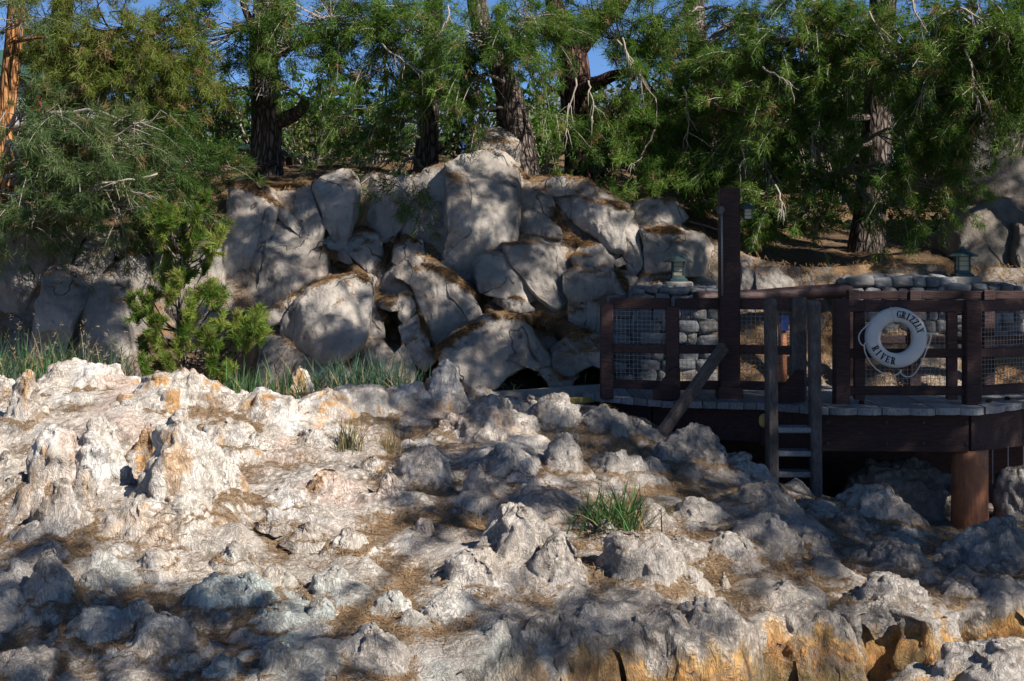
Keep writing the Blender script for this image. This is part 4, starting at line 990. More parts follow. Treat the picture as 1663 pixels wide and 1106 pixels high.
# bolts on the deck
for px, py in ((1399, 652), (1606, 650), (1636, 646)):
    d = 1.77 * F / (py + 4 - HY); a = W(px, py, d); mb = MB(); mb.tube([(a[0], d, ZD), (a[0], d, ZD + .03), (a[0], d, ZD + .045)], [.032, .032, .015], 8)
    tag(mb.build('pine_cone', M['bark_red']), 'small dark pine cone lying on the deck planks', 'pine cone', 'pine cones on the deck')

# stone walls with cap lanterns
def m_stone():
    m, t, b = mat_new('river_stone', .85, .3); L = t.links.new
    pos = N(t, 'ShaderNodeTexCoord').outputs['Object']; rnd = N(t, 'ShaderNodeObjectInfo').outputs['Random']
    v = ramp(t, rnd, [(0, (.13, .135, .14)), (.35, (.22, .22, .22)), (.7, (.18, .165, .15)), (1, (.3, .3, .29))])
    n = noise(t, pos, 5, 6, .65); v = mixc(t, 1.0, v, ramp(t, n, [(.3, (.7, .7, .7)), (.7, (1.15, 1.15, 1.15))]), 'MULTIPLY')
    L(v, b.inputs['Base Color']); L(bump(t, n, .05, .6), b.inputs['Normal']); return m
M['stone'] = m_stone(); M['mortar'] = m_plain('mortar', (.17, .165, .16), .95, .3)
stone_me = []
for i in range(8):
    nu, nv = 10, 7; u = np.arange(nu) / nu * 2 * math.pi; v = np.linspace(-1.45, 1.45, nv)
    U, Vv = np.meshgrid(u, v); P = np.stack([sg(np.cos(U), .5) * sg(np.cos(Vv), .4), sg(np.sin(Vv), .6), sg(np.sin(U), .5) * sg(np.cos(Vv), .4)], -1).reshape(-1, 3) * .5
    P = P * (1 + .22 * fbm(P * 2.2 + i * 5, 2, i)[:, None])
    o = mk('stone', np.vstack([P, P[:nu].mean(0), P[-nu:].mean(0)]), [gridF(nv, nu, True), np.c_[(np.arange(nu) + 1) % nu, np.arange(nu), np.full(nu, nu * nv)], np.c_[np.arange(nu) + nu * (nv - 1), (np.arange(nu) + 1) % nu + nu * (nv - 1), np.full(nu, nu * nv + 1)]], M['stone']); stone_me.append(o.data); COL.objects.unlink(o); bpy.data.objects.remove(o)
rs = np.random.default_rng(21)
def stone_face(parent, o, ux, nrm_, width, z0, z1, depth=.12, hh=.15, ww=.22, curve=None):
    """rows of individual stones on a vertical face; o (x,y) start, ux along, nrm_ outward"""
    z = z0; row = 0
    base = np.array(parent.location)
    while z < z1 - .04:
        h = min(hh * rs.uniform(.75, 1.3), z1 - z); u = -rs.uniform(0, .1)
        while u < width - .02:
            wd = min(ww * rs.uniform(.6, 1.5), width - u + .03); c = np.array(o) + np.array(ux) * (u + wd / 2) + np.array(nrm_) * rs.uniform(-.01, .03)
            st = bpy.data.objects.new('stone', stone_me[rs.integers(8)]); COL.objects.link(st); st.parent = parent
            st.location = np.array([c[0], c[1], z + h / 2 + rs.uniform(-.02, .02)]) - base
            st.rotation_euler = (0, rs.uniform(-.16, .16), math.atan2(ux[1], ux[0])); st.scale = (wd * rs.uniform(1.05, 1.22), depth * 2, h * rs.uniform(1.08, 1.3)); u += wd
        z += h
def stone_block(label, x0, x1, y, z0, z1, dep, left=True, name='stone_pillar', cat='wall'):
    g = empty(name, ((x0 + x1) / 2, y, z0), label, cat)
    mb = MB(); mb.box(((x0 + x1) / 2, y + dep / 2 + .02, (z0 + z1) / 2), (x1 - x0 - .1, dep, z1 - z0 - .06), .02); mb.build('core', M['mortar'], g)
    stone_face(g, (x0, y), (1, 0), (0, -1), x1 - x0, z0, z1)
    if left: stone_face(g, (x0, y + dep), (0, -1), (-1, 0), dep, z0, z1)
    for yy_ in np.arange(y + .22, y + dep, .2): stone_face(g, (x0, yy_), (1, 0), (0, -1), x1 - x0, z1 - .11, z1 + .012, .1)
    return g
stone_block('stone pillar with the lantern on a pale cap block, behind the deck corner', XW(1040, 18.2), XW(1163, 18.2), 18.2, ZD, Z0 - .53, .9)
stone_block('low stone wall stepping down from the lantern pillar at the deck corner', XW(1000, 18.25), XW(1038, 18.25), 18.3, ZD, Z0 - .66, .8)
stone_block('long low stone wall behind the life ring', XW(1385, 18.6), XW(1545, 18.6), 18.6, ZD, Z0 - .40, .7, True, 'stone_wall')
stone_block('stone pier carrying the second lantern beside the large boulder', XW(1547, 18.5), XW(1655, 18.5), 18.5, ZD, Z0 - .50, .8, False)
stone_block('short stone wall at the end of the dark red log rail', XW(1325, 18.9), XW(1383, 18.9), 18.9, ZD, Z0 - .56, .6, True, 'stone_wall')
stone_block('stone wall running on beyond the second lantern', XW(1657, 18.7), XW(1800, 18.7), 18.7, ZD, Z0 - .55, .6, False, 'stone_wall')
# log rail between the walls
mb = MB(); L_ = smooth_line([W(1130, 485, 18.0), W(1230, 481, 18.3), W(1320, 474, 18.5), W(1382, 470, 18.55)], 16); V, Fs = tube(L_, .09, 16); mb.add(V + .006 * fbm(V * 3, 3)[:, None], Fs)
tag(mb.build('log_rail', M['lograil'], smooth=True), 'long dark red round log rail between the stone walls', 'rail')
# low inner rail of the deck, seen over the front rail
for i, (pa, pb, lb) in enumerate([((1385, 17.6), (1480, 17.5), 'dark inner rail timber behind the life ring panel'), ((1484, 17.5), (1600, 17.4), 'dark inner rail timber behind the thick post'), ((1604, 17.4), (1760, 17.3), 'dark inner rail timber beyond the thick post')]):
    a = W(pa[0], 479, pa[1]); b = W(pb[0], 479, pb[1]); mb = MB(); mb.add(*beam(a, b, .1, .1)); mb.add(*beam(a - [0, 0, .55], b - [0, 0, .55], .08, .1)); mb.box((a[0], a[1], (a[2] + .06 + ZD) / 2), (.14, .14, a[2] + .06 - ZD), .01)
    tag(mb.build('inner_rail', M['woodx']), lb, 'rail', 'inner rails of the deck')
# lanterns
M['teal'] = m_plain('green_patina_metal', (.05, .085, .08), .55, .25, .5, .2); M['lamp_glass'] = m_plain('cream_lamp_glass', (.5, .42, .26), .3, .1, .5); M['dark_metal'] = m_plain('dark_metal', (.03, .035, .035), .5, .2)
def lantern(base, s, label, hang=False):
    b = np.array(base, float); g = empty('lantern', b, label, 'lantern', 'lanterns by the deck')
    def fr(prof, ns, mat, nm, rot=math.pi / 4):
        mb = MB(); th = np.arange(ns) / ns * 2 * math.pi + rot
        V = np.array([[(b[0] + r * math.cos(a) * s, b[1] + r * math.sin(a) * s, b[2] + z * s) for a in th] for z, r in prof]).reshape(-1, 3); n = len(V)
        Fs = [gridF(len(prof), ns, True)]; V = np.vstack([V, V[:ns].mean(0), V[-ns:].mean(0)]); j = np.arange(ns); k = (j + 1) % ns
        Fs += [np.c_[k, j, np.full(ns, n)], np.c_[j + n - ns, k + n - ns, np.full(ns, n + 1)]]
        mb.add(V, Fs); return mb.build(nm, mat, g)
    if not hang: fr([(0, .2), (.04, .2), (.06, .15), (.1, .14)], 4, M['teal'], 'base')
    gl = fr([(.1, .115), (.32, .115)], 4, M['lamp_glass'], 'glass')
    for sx in (-1, 1):
        for sy in (-1, 1):
            mb = MB(); mb.box((b[0] + sx * .09 * s, b[1] + sy * .09 * s, b[2] + .21 * s), (.022 * s, .022 * s, .23 * s)); mb.build('corner_bar', M['teal'], g)
    mb = MB()
    for z in (.17, .25):
        for sx, sy, wx, wy in ((0, -1, .17, .012), (0, 1, .17, .012), (-1, 0, .012, .17), (1, 0, .012, .17)): mb.box((b[0] + sx * .088 * s, b[1] + sy * .088 * s, b[2] + z * s), (wx * s, wy * s, .01 * s))
    mb.build('glazing_bar', M['teal'], gl)
    fr([(.32, .24), (.335, .25), (.36, .21), (.43, .07), (.44, .05), (.47, .045), (.48, .02)], 4 if hang else 8, M['teal'], 'roof', math.pi / 4 if hang else math.pi / 8)
    return g
b1 = W(1101, 457, 18.55); mb = MB(); bz = Z0 - .575 - .05
mb.box((b1[0], 18.55, (bz + b1[2]) / 2), (.36, .36, b1[2] - bz), .02); tag(mb.build('cap_block', M['concrete']), 'pale cap block under the lantern at the deck corner', 'block')
lantern(b1, .78, 'green-roofed lantern with cream glass on the stone pillar at the deck corner')
b2 = W(1563, 449, 18.8); bz = Z0 - .55; mb = MB(); mb.box((b2[0], 18.8, (bz + b2[2]) / 2), (.4, .4, b2[2] - bz), .02); tag(mb.build('cap_block', M['concrete']), 'cap block under the lantern beside the large boulder', 'block')
lantern(b2, .82, 'green-roofed lantern on the stone pier beside the large boulder')
b3 = W(1214, 362, 16.55); g = lantern(b3, .5, 'small lantern hanging on a bracket from the tall mast', True)
mb = MB(); mb.tube([W(1199, 342, 16.58), W(1208, 340, 16.56), W(1214, 341, 16.55), b3 + [0, 0, .22]], .01, 6); mb.build('bracket', M['dark_metal'], g)
# orange post with a blue board behind the ladder
a = W(1271, 560, 18.0); mb = MB(); mb.tube([(a[0], a[1], ZD), (a[0], a[1], a[2] + .35)], .055, 14); g = empty('marker_post', (a[0], a[1], ZD), 'orange post with a small blue board behind the ladder', 'post')
mb.build('shaft', M['log'], g, smooth=True); M['blue'] = m_plain('blue_paint', (.02, .05, .2), .5, .1); mb = MB(); mb.box((a[0] + .01, a[1] - .07, a[2] + .28), (.1, .02, .2), .004); mb.build('board', M['blue'], g)
# concrete kerb of the channel at the cliff foot
kr = smooth_line([W(790, 636, 16.6), W(850, 634, 17.0), W(920, 628, 17.3), W(990, 624, 17.5)], 12); mb = MB()
for p, q in zip(kr[:-1], kr[1:]): mb.add(*beam(p - [0, 0, .12], q - [0, 0, .12], .16, .24, 0))
tag(mb.build('kerb', M['concrete']), 'stained concrete kerb in front of the cave mouths', 'kerb')
mb = MB(); mb.add(*beam(W(915, 652, 16.75), W(962, 648, 17.1), .12, .07)); tag(mb.build('yellow_pipe', M['yellow'], smooth=False), 'short dull yellow pipe end beside the deck corner', 'pipe')

# ------------------------------------------------------------------ things behind the trees
M['fence'] = m_wood('red_brown_boards', (.07, .025, .018), (.17, .06, .04), (4, 4, 1), .85); M['fence_cap'] = m_plain('green_fence_cap', (.03, .075, .06), .7, .2)
def board_fence(pts, label, h):
    g = empty('board_fence', W(*pts[0]), label, 'fence')
    for (x0, y0, d0), (x1, y1, d1) in zip(pts[:-1], pts[1:]):
        a = W(x0, y0, d0); b = W(x1, y1, d1); n = int(np.linalg.norm((b - a)[:2]) / .14)
        for i in range(n):
            c = a + (b - a) * (i + .5) / n; mb = MB(); mb.box((c[0], c[1], c[2] - h / 2), (.13, .025, h), .004, rz=math.atan2(b[1] - a[1], b[0] - a[0])); mb.build('board', M['fence'], g)
        mb = MB(); mb.add(*beam(a + [0, 0, .05], b + [0, 0, .05], .16, .1)); mb.build('cap_rail', M['fence_cap'], g)
board_fence([(270, 222, 25.5), (450, 252, 25.5), (580, 278, 25.5)], 'dark red board fence with a green cap rail behind the two-limbed pine', 1.7)
board_fence([(-30, 285, 25.5), (110, 285, 25.5), (180, 300, 25.5)], 'dark red board fence behind the drooping boughs of the orange-barked pine', 1.6)
M['wallw'] = m_plain('pale_wall', (.42, .42, .44), .8, .1); M['red'] = m_plain('red_paint', (.38, .035, .03), .6, .1); M['roof'] = m_plain('blue_grey_roof', (.18, .22, .3), .6, .1, .4, .3)
def hut(px, py, d, wd, ht, dp, label, roof_mat, trim):
    a = W(px, py, d); g = empty('hut', a, label, 'building')
    mb = MB(); mb.box((a[0], a[1] + dp / 2, a[2] + ht / 2), (wd, dp, ht), .01); wl = mb.build('wall', M['wallw'], g)
    hw_ = wd / 2 + .25; V = np.array([[a[0] + sx * hw_, a[1] - .3, a[2] + ht] for sx in (-1, 1)] + [[a[0] + sx * hw_, a[1] + dp + .3, a[2] + ht] for sx in (-1, 1)] + [[a[0] + sx * hw_, a[1] + dp / 2, a[2] + ht + .75] for sx in (-1, 1)])
    mb = MB(); mb.add(V, [np.array([[0, 1, 5, 4], [3, 2, 4, 5], [0, 2, 3, 1]]), np.array([[0, 4, 2], [1, 3, 5]])]); mb.build('roof', roof_mat, g)
    for k in (-.3, .1, .38):
        mb = MB(); mb.box((a[0] + k * wd, a[1] - .02, a[2] + ht * .45), (wd * .14, .05, ht * .5), .01); mb.build('red_panel', trim, wl)
    return g
hut(735, 285, 33, 2.4, .9, 2, 'pale and red stand glimpsed between the two leaning trunks', M['roof'], M['red'])
hut(1000, 215, 36, 3.2, .55, 2.5, 'building with a blue-grey roof behind the forked pine', M['roof'], M['wallw'])
hut(45, 205, 30, 1.7, 1.0, 2, 'pale and red hut glimpsed behind the orange-barked pine', M['fence_cap'], M['red'])
a = W(752, 275, 27); mb = MB(); mb.tube([a - [0, 0, .3], (a[0], a[1], a[2] + 2.2)], .05, 10); tag(mb.build('blue_pole', M['blue']), 'slim blue pole beside the round perched boulder', 'pole')

# bolt heads in the timbers
def bolt(x, y, z, parent):
    mb = MB(); mb.tube([(x, y + .01, z), (x, y - .012, z)], .017, 6); mb.build('bolt', M['dark_metal'], parent)
for px in (1345, 1440, 1500, 1570, 1595):
    for dz in (-.17, -.4): bolt(XW(px, 15.67), 15.67 if px < 1580 else 15.75, ZD + dz, deck)
# ------------------------------------------------------------------ pines
def needle_tris(pos, axis, n, ln, wd, rng, spread=(.35, 1.25), grav=.12, jit=.03):
    """pos, axis (T,3) -> triangles (T*n*3,3)"""
    T = len(pos); a = axis[:, None]; r = nrm(rng.normal(size=(T, n, 3))); pr = nrm(r - (r * a).sum(-1, keepdims=True) * a)
    ph = rng.uniform(*spread, size=(T, n, 1)); d = a * np.cos(ph) + pr * np.sin(ph); d[..., 2] -= grav; d = nrm(d)
    b = pos[:, None] + rng.normal(size=(T, n, 3)) * jit; sd = nrm(np.cross(d, nrm(rng.normal(size=(T, n, 3)))))
    L = ln * rng.uniform(.7, 1.15, size=(T, n, 1)); w = wd * .5
    return np.stack([b - sd * w, b + sd * w, b + d * L], 2).reshape(-1, 3)
GAPS = [(385,165,480,300),(655,175,735,300),(785,105,868,225),(895,60,972,165),(1390,130,1442,240),(1110,0,1150,70),(1260,375,1400,450),(0,30,36,330),(555,55,600,110),(1000,20,1030,50),(560,235,640,290),(720,215,775,300),(855,190,905,290),(930,230,1000,300),(1080,330,1200,480),(1590,235,1700,420),(340,10,385,90),(595,100,630,150),(1045,95,1075,140),(460,95,520,160),(560,140,600,215),(215,0,265,25),(330,0,400,35),(745,0,775,30),(1055,0,1080,40),(1270,0,1300,30),(350,100,395,150),(480,0,520,30),(1180,0,1200,30)]   # openings between the boughs: trunks, sky, shrubs
PAL = {'green': ((.042, .10, .016), (.15, .225, .045)), 'deep': ((.02, .045, .012), (.06, .10, .025)), 'yellow': ((.085, .13, .022), (.23, .245, .06)), 'dark': ((.028, .07, .015), (.085, .14, .032)),  # deep: leaf colour darkened to stand for shaded gaps behind the pines
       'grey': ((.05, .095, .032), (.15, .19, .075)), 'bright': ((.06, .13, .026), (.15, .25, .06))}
def spray_set(C, R, n, rng, trunk, tufts=13, needles=16, ln=.125, wd=.0105, L=(.4, .8), droop=.35, pal='green', dead=.06):
    C = np.asarray(C, float); R = np.asarray(R, float)
    u = nrm(rng.normal(size=(n, 3))); S = C + R * u * rng.uniform(.15, 1, size=(n, 1)) ** .45
    away = S - np.asarray(trunk); away[:, 2] *= .15; away = nrm(away)
    d = nrm(.55 * u + .65 * away + .45 * rng.normal(size=(n, 3)) + np.array([0, 0, -.15]))
    ln_ = rng.uniform(*L, size=(n, 1)); t = np.linspace(0, 1, 5)
    P = S[:, None] + d[:, None] * ln_[:, None] * t[None, :, None]; P[..., 2] -= droop * ln_ * t ** 2
    ti = rng.uniform(.12, 1, size=(n, tufts)); k = np.minimum((ti * 4).astype(int), 3); f = (ti * 4 - k)[..., None]
    ar = np.arange(n)[:, None]; A = P[ar, k]; Bq = P[ar, k + 1]; pos = A + (Bq - A) * f; ax = nrm(Bq - A)
    side = rng.normal(size=(n, tufts, 3)); side = nrm(side - (side * ax).sum(-1, keepdims=True) * ax)
    so_ = rng.uniform(0, .22, size=(n, tufts, 1)) * (1.15 - ti[..., None]); pos = pos + side * so_; ax = nrm(ax + side * 2.2 * so_)
    tri = needle_tris(pos.reshape(-1, 3), ax.reshape(-1, 3), needles, ln, wd, rng)
    c0, c1 = [np.array(v) for v in PAL[pal]]
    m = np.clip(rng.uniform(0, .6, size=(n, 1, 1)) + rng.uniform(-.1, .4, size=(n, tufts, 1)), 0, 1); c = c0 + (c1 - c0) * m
    dd = rng.uniform(size=(n, tufts, 1)) < dead; c = np.where(dd, np.array([.26, .17, .085]) * rng.uniform(.7, 1.1, size=(n, tufts, 1)), c)
    c = np.repeat(c.reshape(-1, 3), needles * 3, 0)
    keep = np.ones(n, bool); Mm = P[:, 2]; mx = CX + Mm[:, 0] / Mm[:, 1] * F; my = HY - (Mm[:, 2] - Z0) / Mm[:, 1] * F
    for (x0, y0, x1, y1) in GAPS: keep &= ~((mx > x0) & (mx < x1) & (my > y0) & (my < y1) & (rng.uniform(size=n) < .93))
    kk = np.repeat(keep, tufts * needles * 3)
    return S[keep], P[keep], tri[kk], c[kk]
def smooth_poly(P, n): return smooth_line(np.asarray(P, float), n)
def limb_mesh(name, pts, rads, mat, parent, ns=10, rough=.06):
    P = smooth_poly(pts, max(8, 6 * len(pts))); r = np.interp(np.linspace(0, 1, len(P)), np.linspace(0, 1, len(rads)), rads)
    V, Fs = tube(P, r, ns); V = V + (fbm(V * np.array([4, 4, 1.5]), 3, 2) * rough * float(np.mean(rads)) * 2)[:, None] * nrm(V - np.repeat(np.vstack([P]), 1, 0).mean(0))
    mb = MB(); mb.add(V, Fs); return mb.build(name, mat, parent, smooth=True), P
def pine(label, trunk, limbs, blobs, pal='green', bark='bark', seed=1, ln=.125, needles=16, dens=21, dead=.06, dead_twigs=(), name='pine_tree', group='pines on the hillside', wd=.0105, L=(.4, .8)):
    """trunk [(px,py,d,wpx)], limbs [[(px,py,d,wpx)..]], blobs [(px,py,d,rx,ry[,pal])]"""
    rng = np.random.default_rng(seed); base = W(*trunk[0][:3]); g = empty(name, base, label, 'tree', group)
    tp = [W(p[0], p[1], p[2]) for p in trunk]; tr = [p[3] / F * p[2] / 2 for p in trunk]
    tp[0] = tp[0] - [0, 0, .35]; tr[0] *= 1.15
    trk, TP = limb_mesh('trunk', tp, tr, M[bark], g, 20)
    nodes = [TP]
    for lm in limbs:
        o, LP = limb_mesh('limb', [W(p[0], p[1], p[2]) for p in lm], [p[3] / F * p[2] / 2 for p in lm], M[bark], trk, 10); nodes.append(LP)
    TV = []; TC = []; tw = MB()
    for bl in blobs:
        px, py, d, rx, ry = bl[:5]; pl = bl[5] if len(bl) > 5 and bl[5] else pal; dn = bl[6] if len(bl) > 6 else 1.0
        C = W(px, py, d); R = np.array([rx / F * d, .55 * (rx + ry) / 2 / F * d + .15, ry / F * d]); n = max(4, int(2.5 * dens * dn * math.pi * R[0] * R[2]))
        near = TP[np.argmin(np.linalg.norm(TP - (C + [0, 0, -.3 * abs(R[0])]), axis=1))]
        S, P, tri, c = spray_set(C, R, n, rng, near, needles=needles, ln=ln, pal=pl, dead=dead, wd=wd, L=L)
        TV.append(tri); TC.append(c)
        n = len(S)
        if n == 0: continue
        V, Fq = tubes_many(P, np.linspace(.009, .004, 5)[None].repeat(n, 0)); tw.add(V, Fq)
        allp = np.vstack(nodes); a = allp[np.argmin(np.linalg.norm(allp - C, axis=1) + .3 * np.abs(allp[:, 2] - C[2]))]
        t = np.linspace(0, 1, 9)[:, None]; BP_ = a + (C - a) * t; BP_[:, 2] += .12 * np.linalg.norm(C - a) * np.sin(t[:, 0] * math.pi); BP_ += rng.normal(size=BP_.shape) * .02
        dist = np.linalg.norm(C - a); tw.add(*tube(BP_, np.linspace(.018 + .012 * dist, .012, 9), 6))
        k = rng.integers(3, 9, size=n); st = BP_[k]; tt = np.linspace(0, 1, 5)[None, :, None]
        Q_ = st[:, None] + (S - st)[:, None] * tt; Q_[..., 2] -= .10 * np.linalg.norm(S - st, axis=1)[:, None] * np.sin(tt[..., 0] * math.pi)
        V, Fq = tubes_many(Q_, np.linspace(.013, .008, 5)[None].repeat(n, 0)); tw.add(V, Fq)
    V = np.vstack(TV); crown = mk('crown', V, np.arange(len(V)).reshape(-1, 3), M['needle'], g, smooth=False, col=np.vstack(TC)); crown['kind'] = 'stuff'
    tw.build('twigs', M['twig'] if bark != 'bark_red' else M['bark_red'], g, smooth=True)['kind'] = 'stuff'
    if dead_twigs:
        mb = MB()
        for (x0, y0, x1, y1, d) in dead_twigs:
            a = W(x0, y0, d); b = W(x1, y1, d - .2); t = np.linspace(0, 1, 9)[:, None]; P = a + (b - a) * t; P += np.cumsum(rng.normal(size=P.shape) * .018, 0)
            mb.add(*tube(P, np.linspace(.016, .005, 9), 5)); Ld = np.linalg.norm(b - a)
            for k in range(7):
                s = P[rng.integers(2, 9)]; v = nrm((b - a) / Ld + rng.normal(size=3) * .55 + [0, 0, -.25]) * Ld * rng.uniform(.15, .45)
                tq = np.linspace(0, 1, 5)[:, None]; mb.add(*tube(s + v * tq + [0, 0, -.12] * tq ** 2 * Ld + np.cumsum(rng.normal(size=(5, 3)) * .01, 0), np.linspace(.008, .003, 5), 4))
        mb.build('dead_twigs', M['twig'], g, smooth=True)['kind'] = 'stuff'
    return g
UP = -330
def above(px, d, rows=((-110, 120, 80), (-260, 150, 90), (-430, 130, 90))):
    r = []
    for (py, rx, ry) in rows:
        for k in (-.8, .0, .8): r.append((px + k * rx * 1.2, py, d + .5 * abs(k), rx * .8, ry * .8, None, .06))
    return r
pine('orange-barked pine with long grey-green boughs at the picture edge', [(6,345,20,30),(8,230,20,28),(18,110,20,29),(26,20,20,27),(32,-140,20,25),(36,-500,20,18)], [[(20,68,20,8),(45,64,19.6,6),(70,60,19.4,4)]],
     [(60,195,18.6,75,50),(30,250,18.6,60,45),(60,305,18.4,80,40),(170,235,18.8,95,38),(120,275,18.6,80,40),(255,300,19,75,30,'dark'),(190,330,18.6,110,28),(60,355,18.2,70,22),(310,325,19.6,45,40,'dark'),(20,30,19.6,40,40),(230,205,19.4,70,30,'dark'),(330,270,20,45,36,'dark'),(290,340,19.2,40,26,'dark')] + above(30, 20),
     'grey', 'bark_orange', 3, ln=.16, dens=15, dead_twigs=[(230,290,150,300,18.4),(170,230,235,205,18.6),(60,215,90,255,18.4),(260,280,180,295,18.7),(120,345,30,352,18.2),(150,310,235,318,18.4)])
pine('pine with yellowing sunlit boughs standing behind the orange trunk', [(118,330,23,42),(112,220,23,40),(95,120,23,36),(100,40,23,34),(110,-120,23,30),(115,-500,23,20)], [[(100,175,23,14),(70,110,22.5,11),(35,95,22.3,7)],[(105,180,23,12),(180,120,22,9),(240,60,21,6)]],
     [(180,50,20.5,85,45),(250,90,20.5,80,50),(130,110,20.6,75,45),(200,135,20.6,80,32),(285,130,20.6,55,36),(100,50,20.8,70,45),(330,50,21,55,40,'green',.6),(300,15,21,60,30,'green',.6),(60,140,21,50,35,'green')] + above(150, 21.5),
     'yellow', 'bark_red', 5, ln=.14, dens=20, dead=.1)
pine('two-limbed pine with a thick furrowed trunk above the ribbed rock', [(430,296,22,62),(432,240,22,50),(433,180,22,50),(428,100,22,48),(434,10,22,46),(438,-180,22,40),(440,-600,22,24)],
     [[(442,198,22,30),(470,190,21.8,24),(488,178,21.6,20),(497,164,21.6,17)],[(440,90,22,18),(500,65,21.6,14),(570,48,21.2,9),(640,30,21,6)],[(455,90,22,20),(470,40,22,18),(474,-40,22,14)],[(425,60,22,16),(400,20,22,12),(385,-40,22,9)],[(445,265,21.8,10),(405,270,21.3,6),(358,277,21,4)]],
     [(375,50,21.3,60,48),(465,80,21,55,36),(445,140,21.2,55,32),(535,25,20.8,70,40),(350,150,21.8,60,40,'dark'),(545,115,20.8,55,36),(410,15,21.2,60,32),(300,185,21.8,60,36,'dark'),(500,40,21.5,50,40,'dark')] + above(440, 22),
     'green', 'bark', 7, dens=19, dead_twigs=[(450,60,425,140,21),(480,100,510,150,21)])
pine('slender pine with a straight shadow-banded trunk behind the flat dark wall', [(690,285,22,42),(694,220,22,36),(698,150,22,34),(702,60,22,32),(706,-120,22,28),(708,-500,22,18)], [[(700,120,22,10),(650,80,21.4,7),(600,60,21,5)]],
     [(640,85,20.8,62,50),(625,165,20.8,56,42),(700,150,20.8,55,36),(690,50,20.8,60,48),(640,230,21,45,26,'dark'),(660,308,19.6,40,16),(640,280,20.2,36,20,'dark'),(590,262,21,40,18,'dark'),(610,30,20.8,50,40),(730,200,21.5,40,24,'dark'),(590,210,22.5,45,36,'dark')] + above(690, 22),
     'green', 'bark', 9, dens=19, dead_twigs=[(620,70,680,115,20.2),(680,115,790,130,20.2)])
pine('pine with a pale leaning trunk behind the round perched boulder', [(856,300,21,50),(846,235,21,46),(832,175,21,44),(820,130,21,42),(803,90,21,38),(782,40,21,34),(770,-60,21,30),(760,-420,21,18)], [[(815,165,21.2,22),(818,200,21.3,24),(826,225,21.3,24)],[(812,110,21,10),(850,70,20.6,8),(880,40,20.4,5)]],
     [(790,55,20,60,42),(755,130,20,46,36),(875,105,20,48,46),(850,35,20,58,38),(775,185,20.4,40,24,'dark'),(900,60,20.4,40,40,'dark'),(745,70,20.2,40,40),(880,180,20.6,40,28)] + above(770, 20.6),
     'green', 'bark', 11, dens=19, dead_twigs=[(780,30,795,70,19.8),(730,10,720,50,19.8)])
pine('dark forked pine with a low side limb behind the whale-backed boulder', [(950,298,23,64),(945,250,23,56),(940,180,23,54),(932,110,23,52),(926,75,23,50)],
     [[(926,82,23,46),(908,30,23,34),(896,-30,23,28),(880,-300,23,16)],[(930,85,23,42),(965,45,22.8,34),(1010,0,22.6,28),(1060,-120,22.5,18)],[(938,152,22.8,24),(970,135,22.4,22),(1000,122,22.2,18),(1040,118,22,12)],[(935,165,23,14),(905,150,22.8,9),(890,140,22.6,6)]],
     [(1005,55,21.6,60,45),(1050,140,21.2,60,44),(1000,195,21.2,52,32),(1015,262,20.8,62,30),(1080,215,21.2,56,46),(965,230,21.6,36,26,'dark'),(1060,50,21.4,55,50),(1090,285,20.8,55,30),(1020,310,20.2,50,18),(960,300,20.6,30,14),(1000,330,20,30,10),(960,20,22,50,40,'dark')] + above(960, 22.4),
     'green', 'bark_red', 13, dens=18, dead_twigs=[(1000,65,1055,160,20.8),(1010,60,1030,130,20.8),(935,130,925,215,20.6),(955,130,960,190,20.6),(1060,210,1030,265,20.6)])
pine('straight pine deep behind the sunlit boughs', [(1160,330,25,40),(1150,200,25,36),(1132,60,25,34),(1128,-60,25,30),(1124,-500,25,18)], [[(1135,90,25,10),(1190,40,24,8),(1230,30,23.6,5)]],
     [(1120,115,22.6,62,60),(1180,50,22.4,66,48),(1150,250,21.8,66,42),(1150,180,22.4,60,44,'dark'),(1190,140,22.2,50,46),(1110,30,22.6,50,36,'green',.5),(1130,310,21.2,50,28)] + above(1130, 24),
     'green', 'bark', 15, dens=17)
pine('great pine, trunk half veiled by sunlit drooping boughs, behind the stone wall', [(1402,412,21.3,62),(1412,350,21.3,52),(1420,260,21.3,50),(1427,160,21.3,48),(1432,60,21.3,46),(1436,-120,21.3,40),(1440,-700,21.3,22)],
     [[(1425,150,21.3,18),(1340,90,20.6,12),(1250,60,20.2,7)],[(1425,190,21.3,14),(1320,200,20.6,10),(1240,240,20.4,6)],[(1430,110,21.3,18),(1500,70,20,12),(1560,60,19.4,7)],[(1418,230,21.2,12),(1385,245,20.8,8),(1360,280,20.6,5)]],
     [(1300,60,20.2,105,55),(1265,165,20.2,105,48),(1380,140,20,65,50),(1225,255,20.6,80,40),(1330,245,20.4,60,32),(1480,90,19.4,85,68),(1500,215,19.4,62,46),(1485,290,19.4,56,40),(1545,315,19.3,44,30),(1440,375,19.6,26,20),(1250,330,20,68,28),(1200,300,20.4,50,30),(1300,330,20.2,40,30),(1340,15,20.2,80,35),(1215,110,20.6,60,50),(1470,340,19.5,36,24),(1290,365,20,40,18),(1190,350,20.2,36,20),(1370,330,20,36,30),(1400,60,19.8,60,50)] + above(1436, 20.4, ((-110, 160, 80), (-280, 190, 100), (-470, 170, 100))),
     'green', 'bark', 17, dens=20, dead_twigs=[(1530,30,1500,150,18.8),(1410,20,1450,80,19.2),(1240,110,1290,150,19.6),(1320,210,1325,250,19.8),(1200,230,1205,290,20),(1450,250,1430,280,19),(1110,140,1115,230,20.6),(1255,300,1270,350,19.4)])
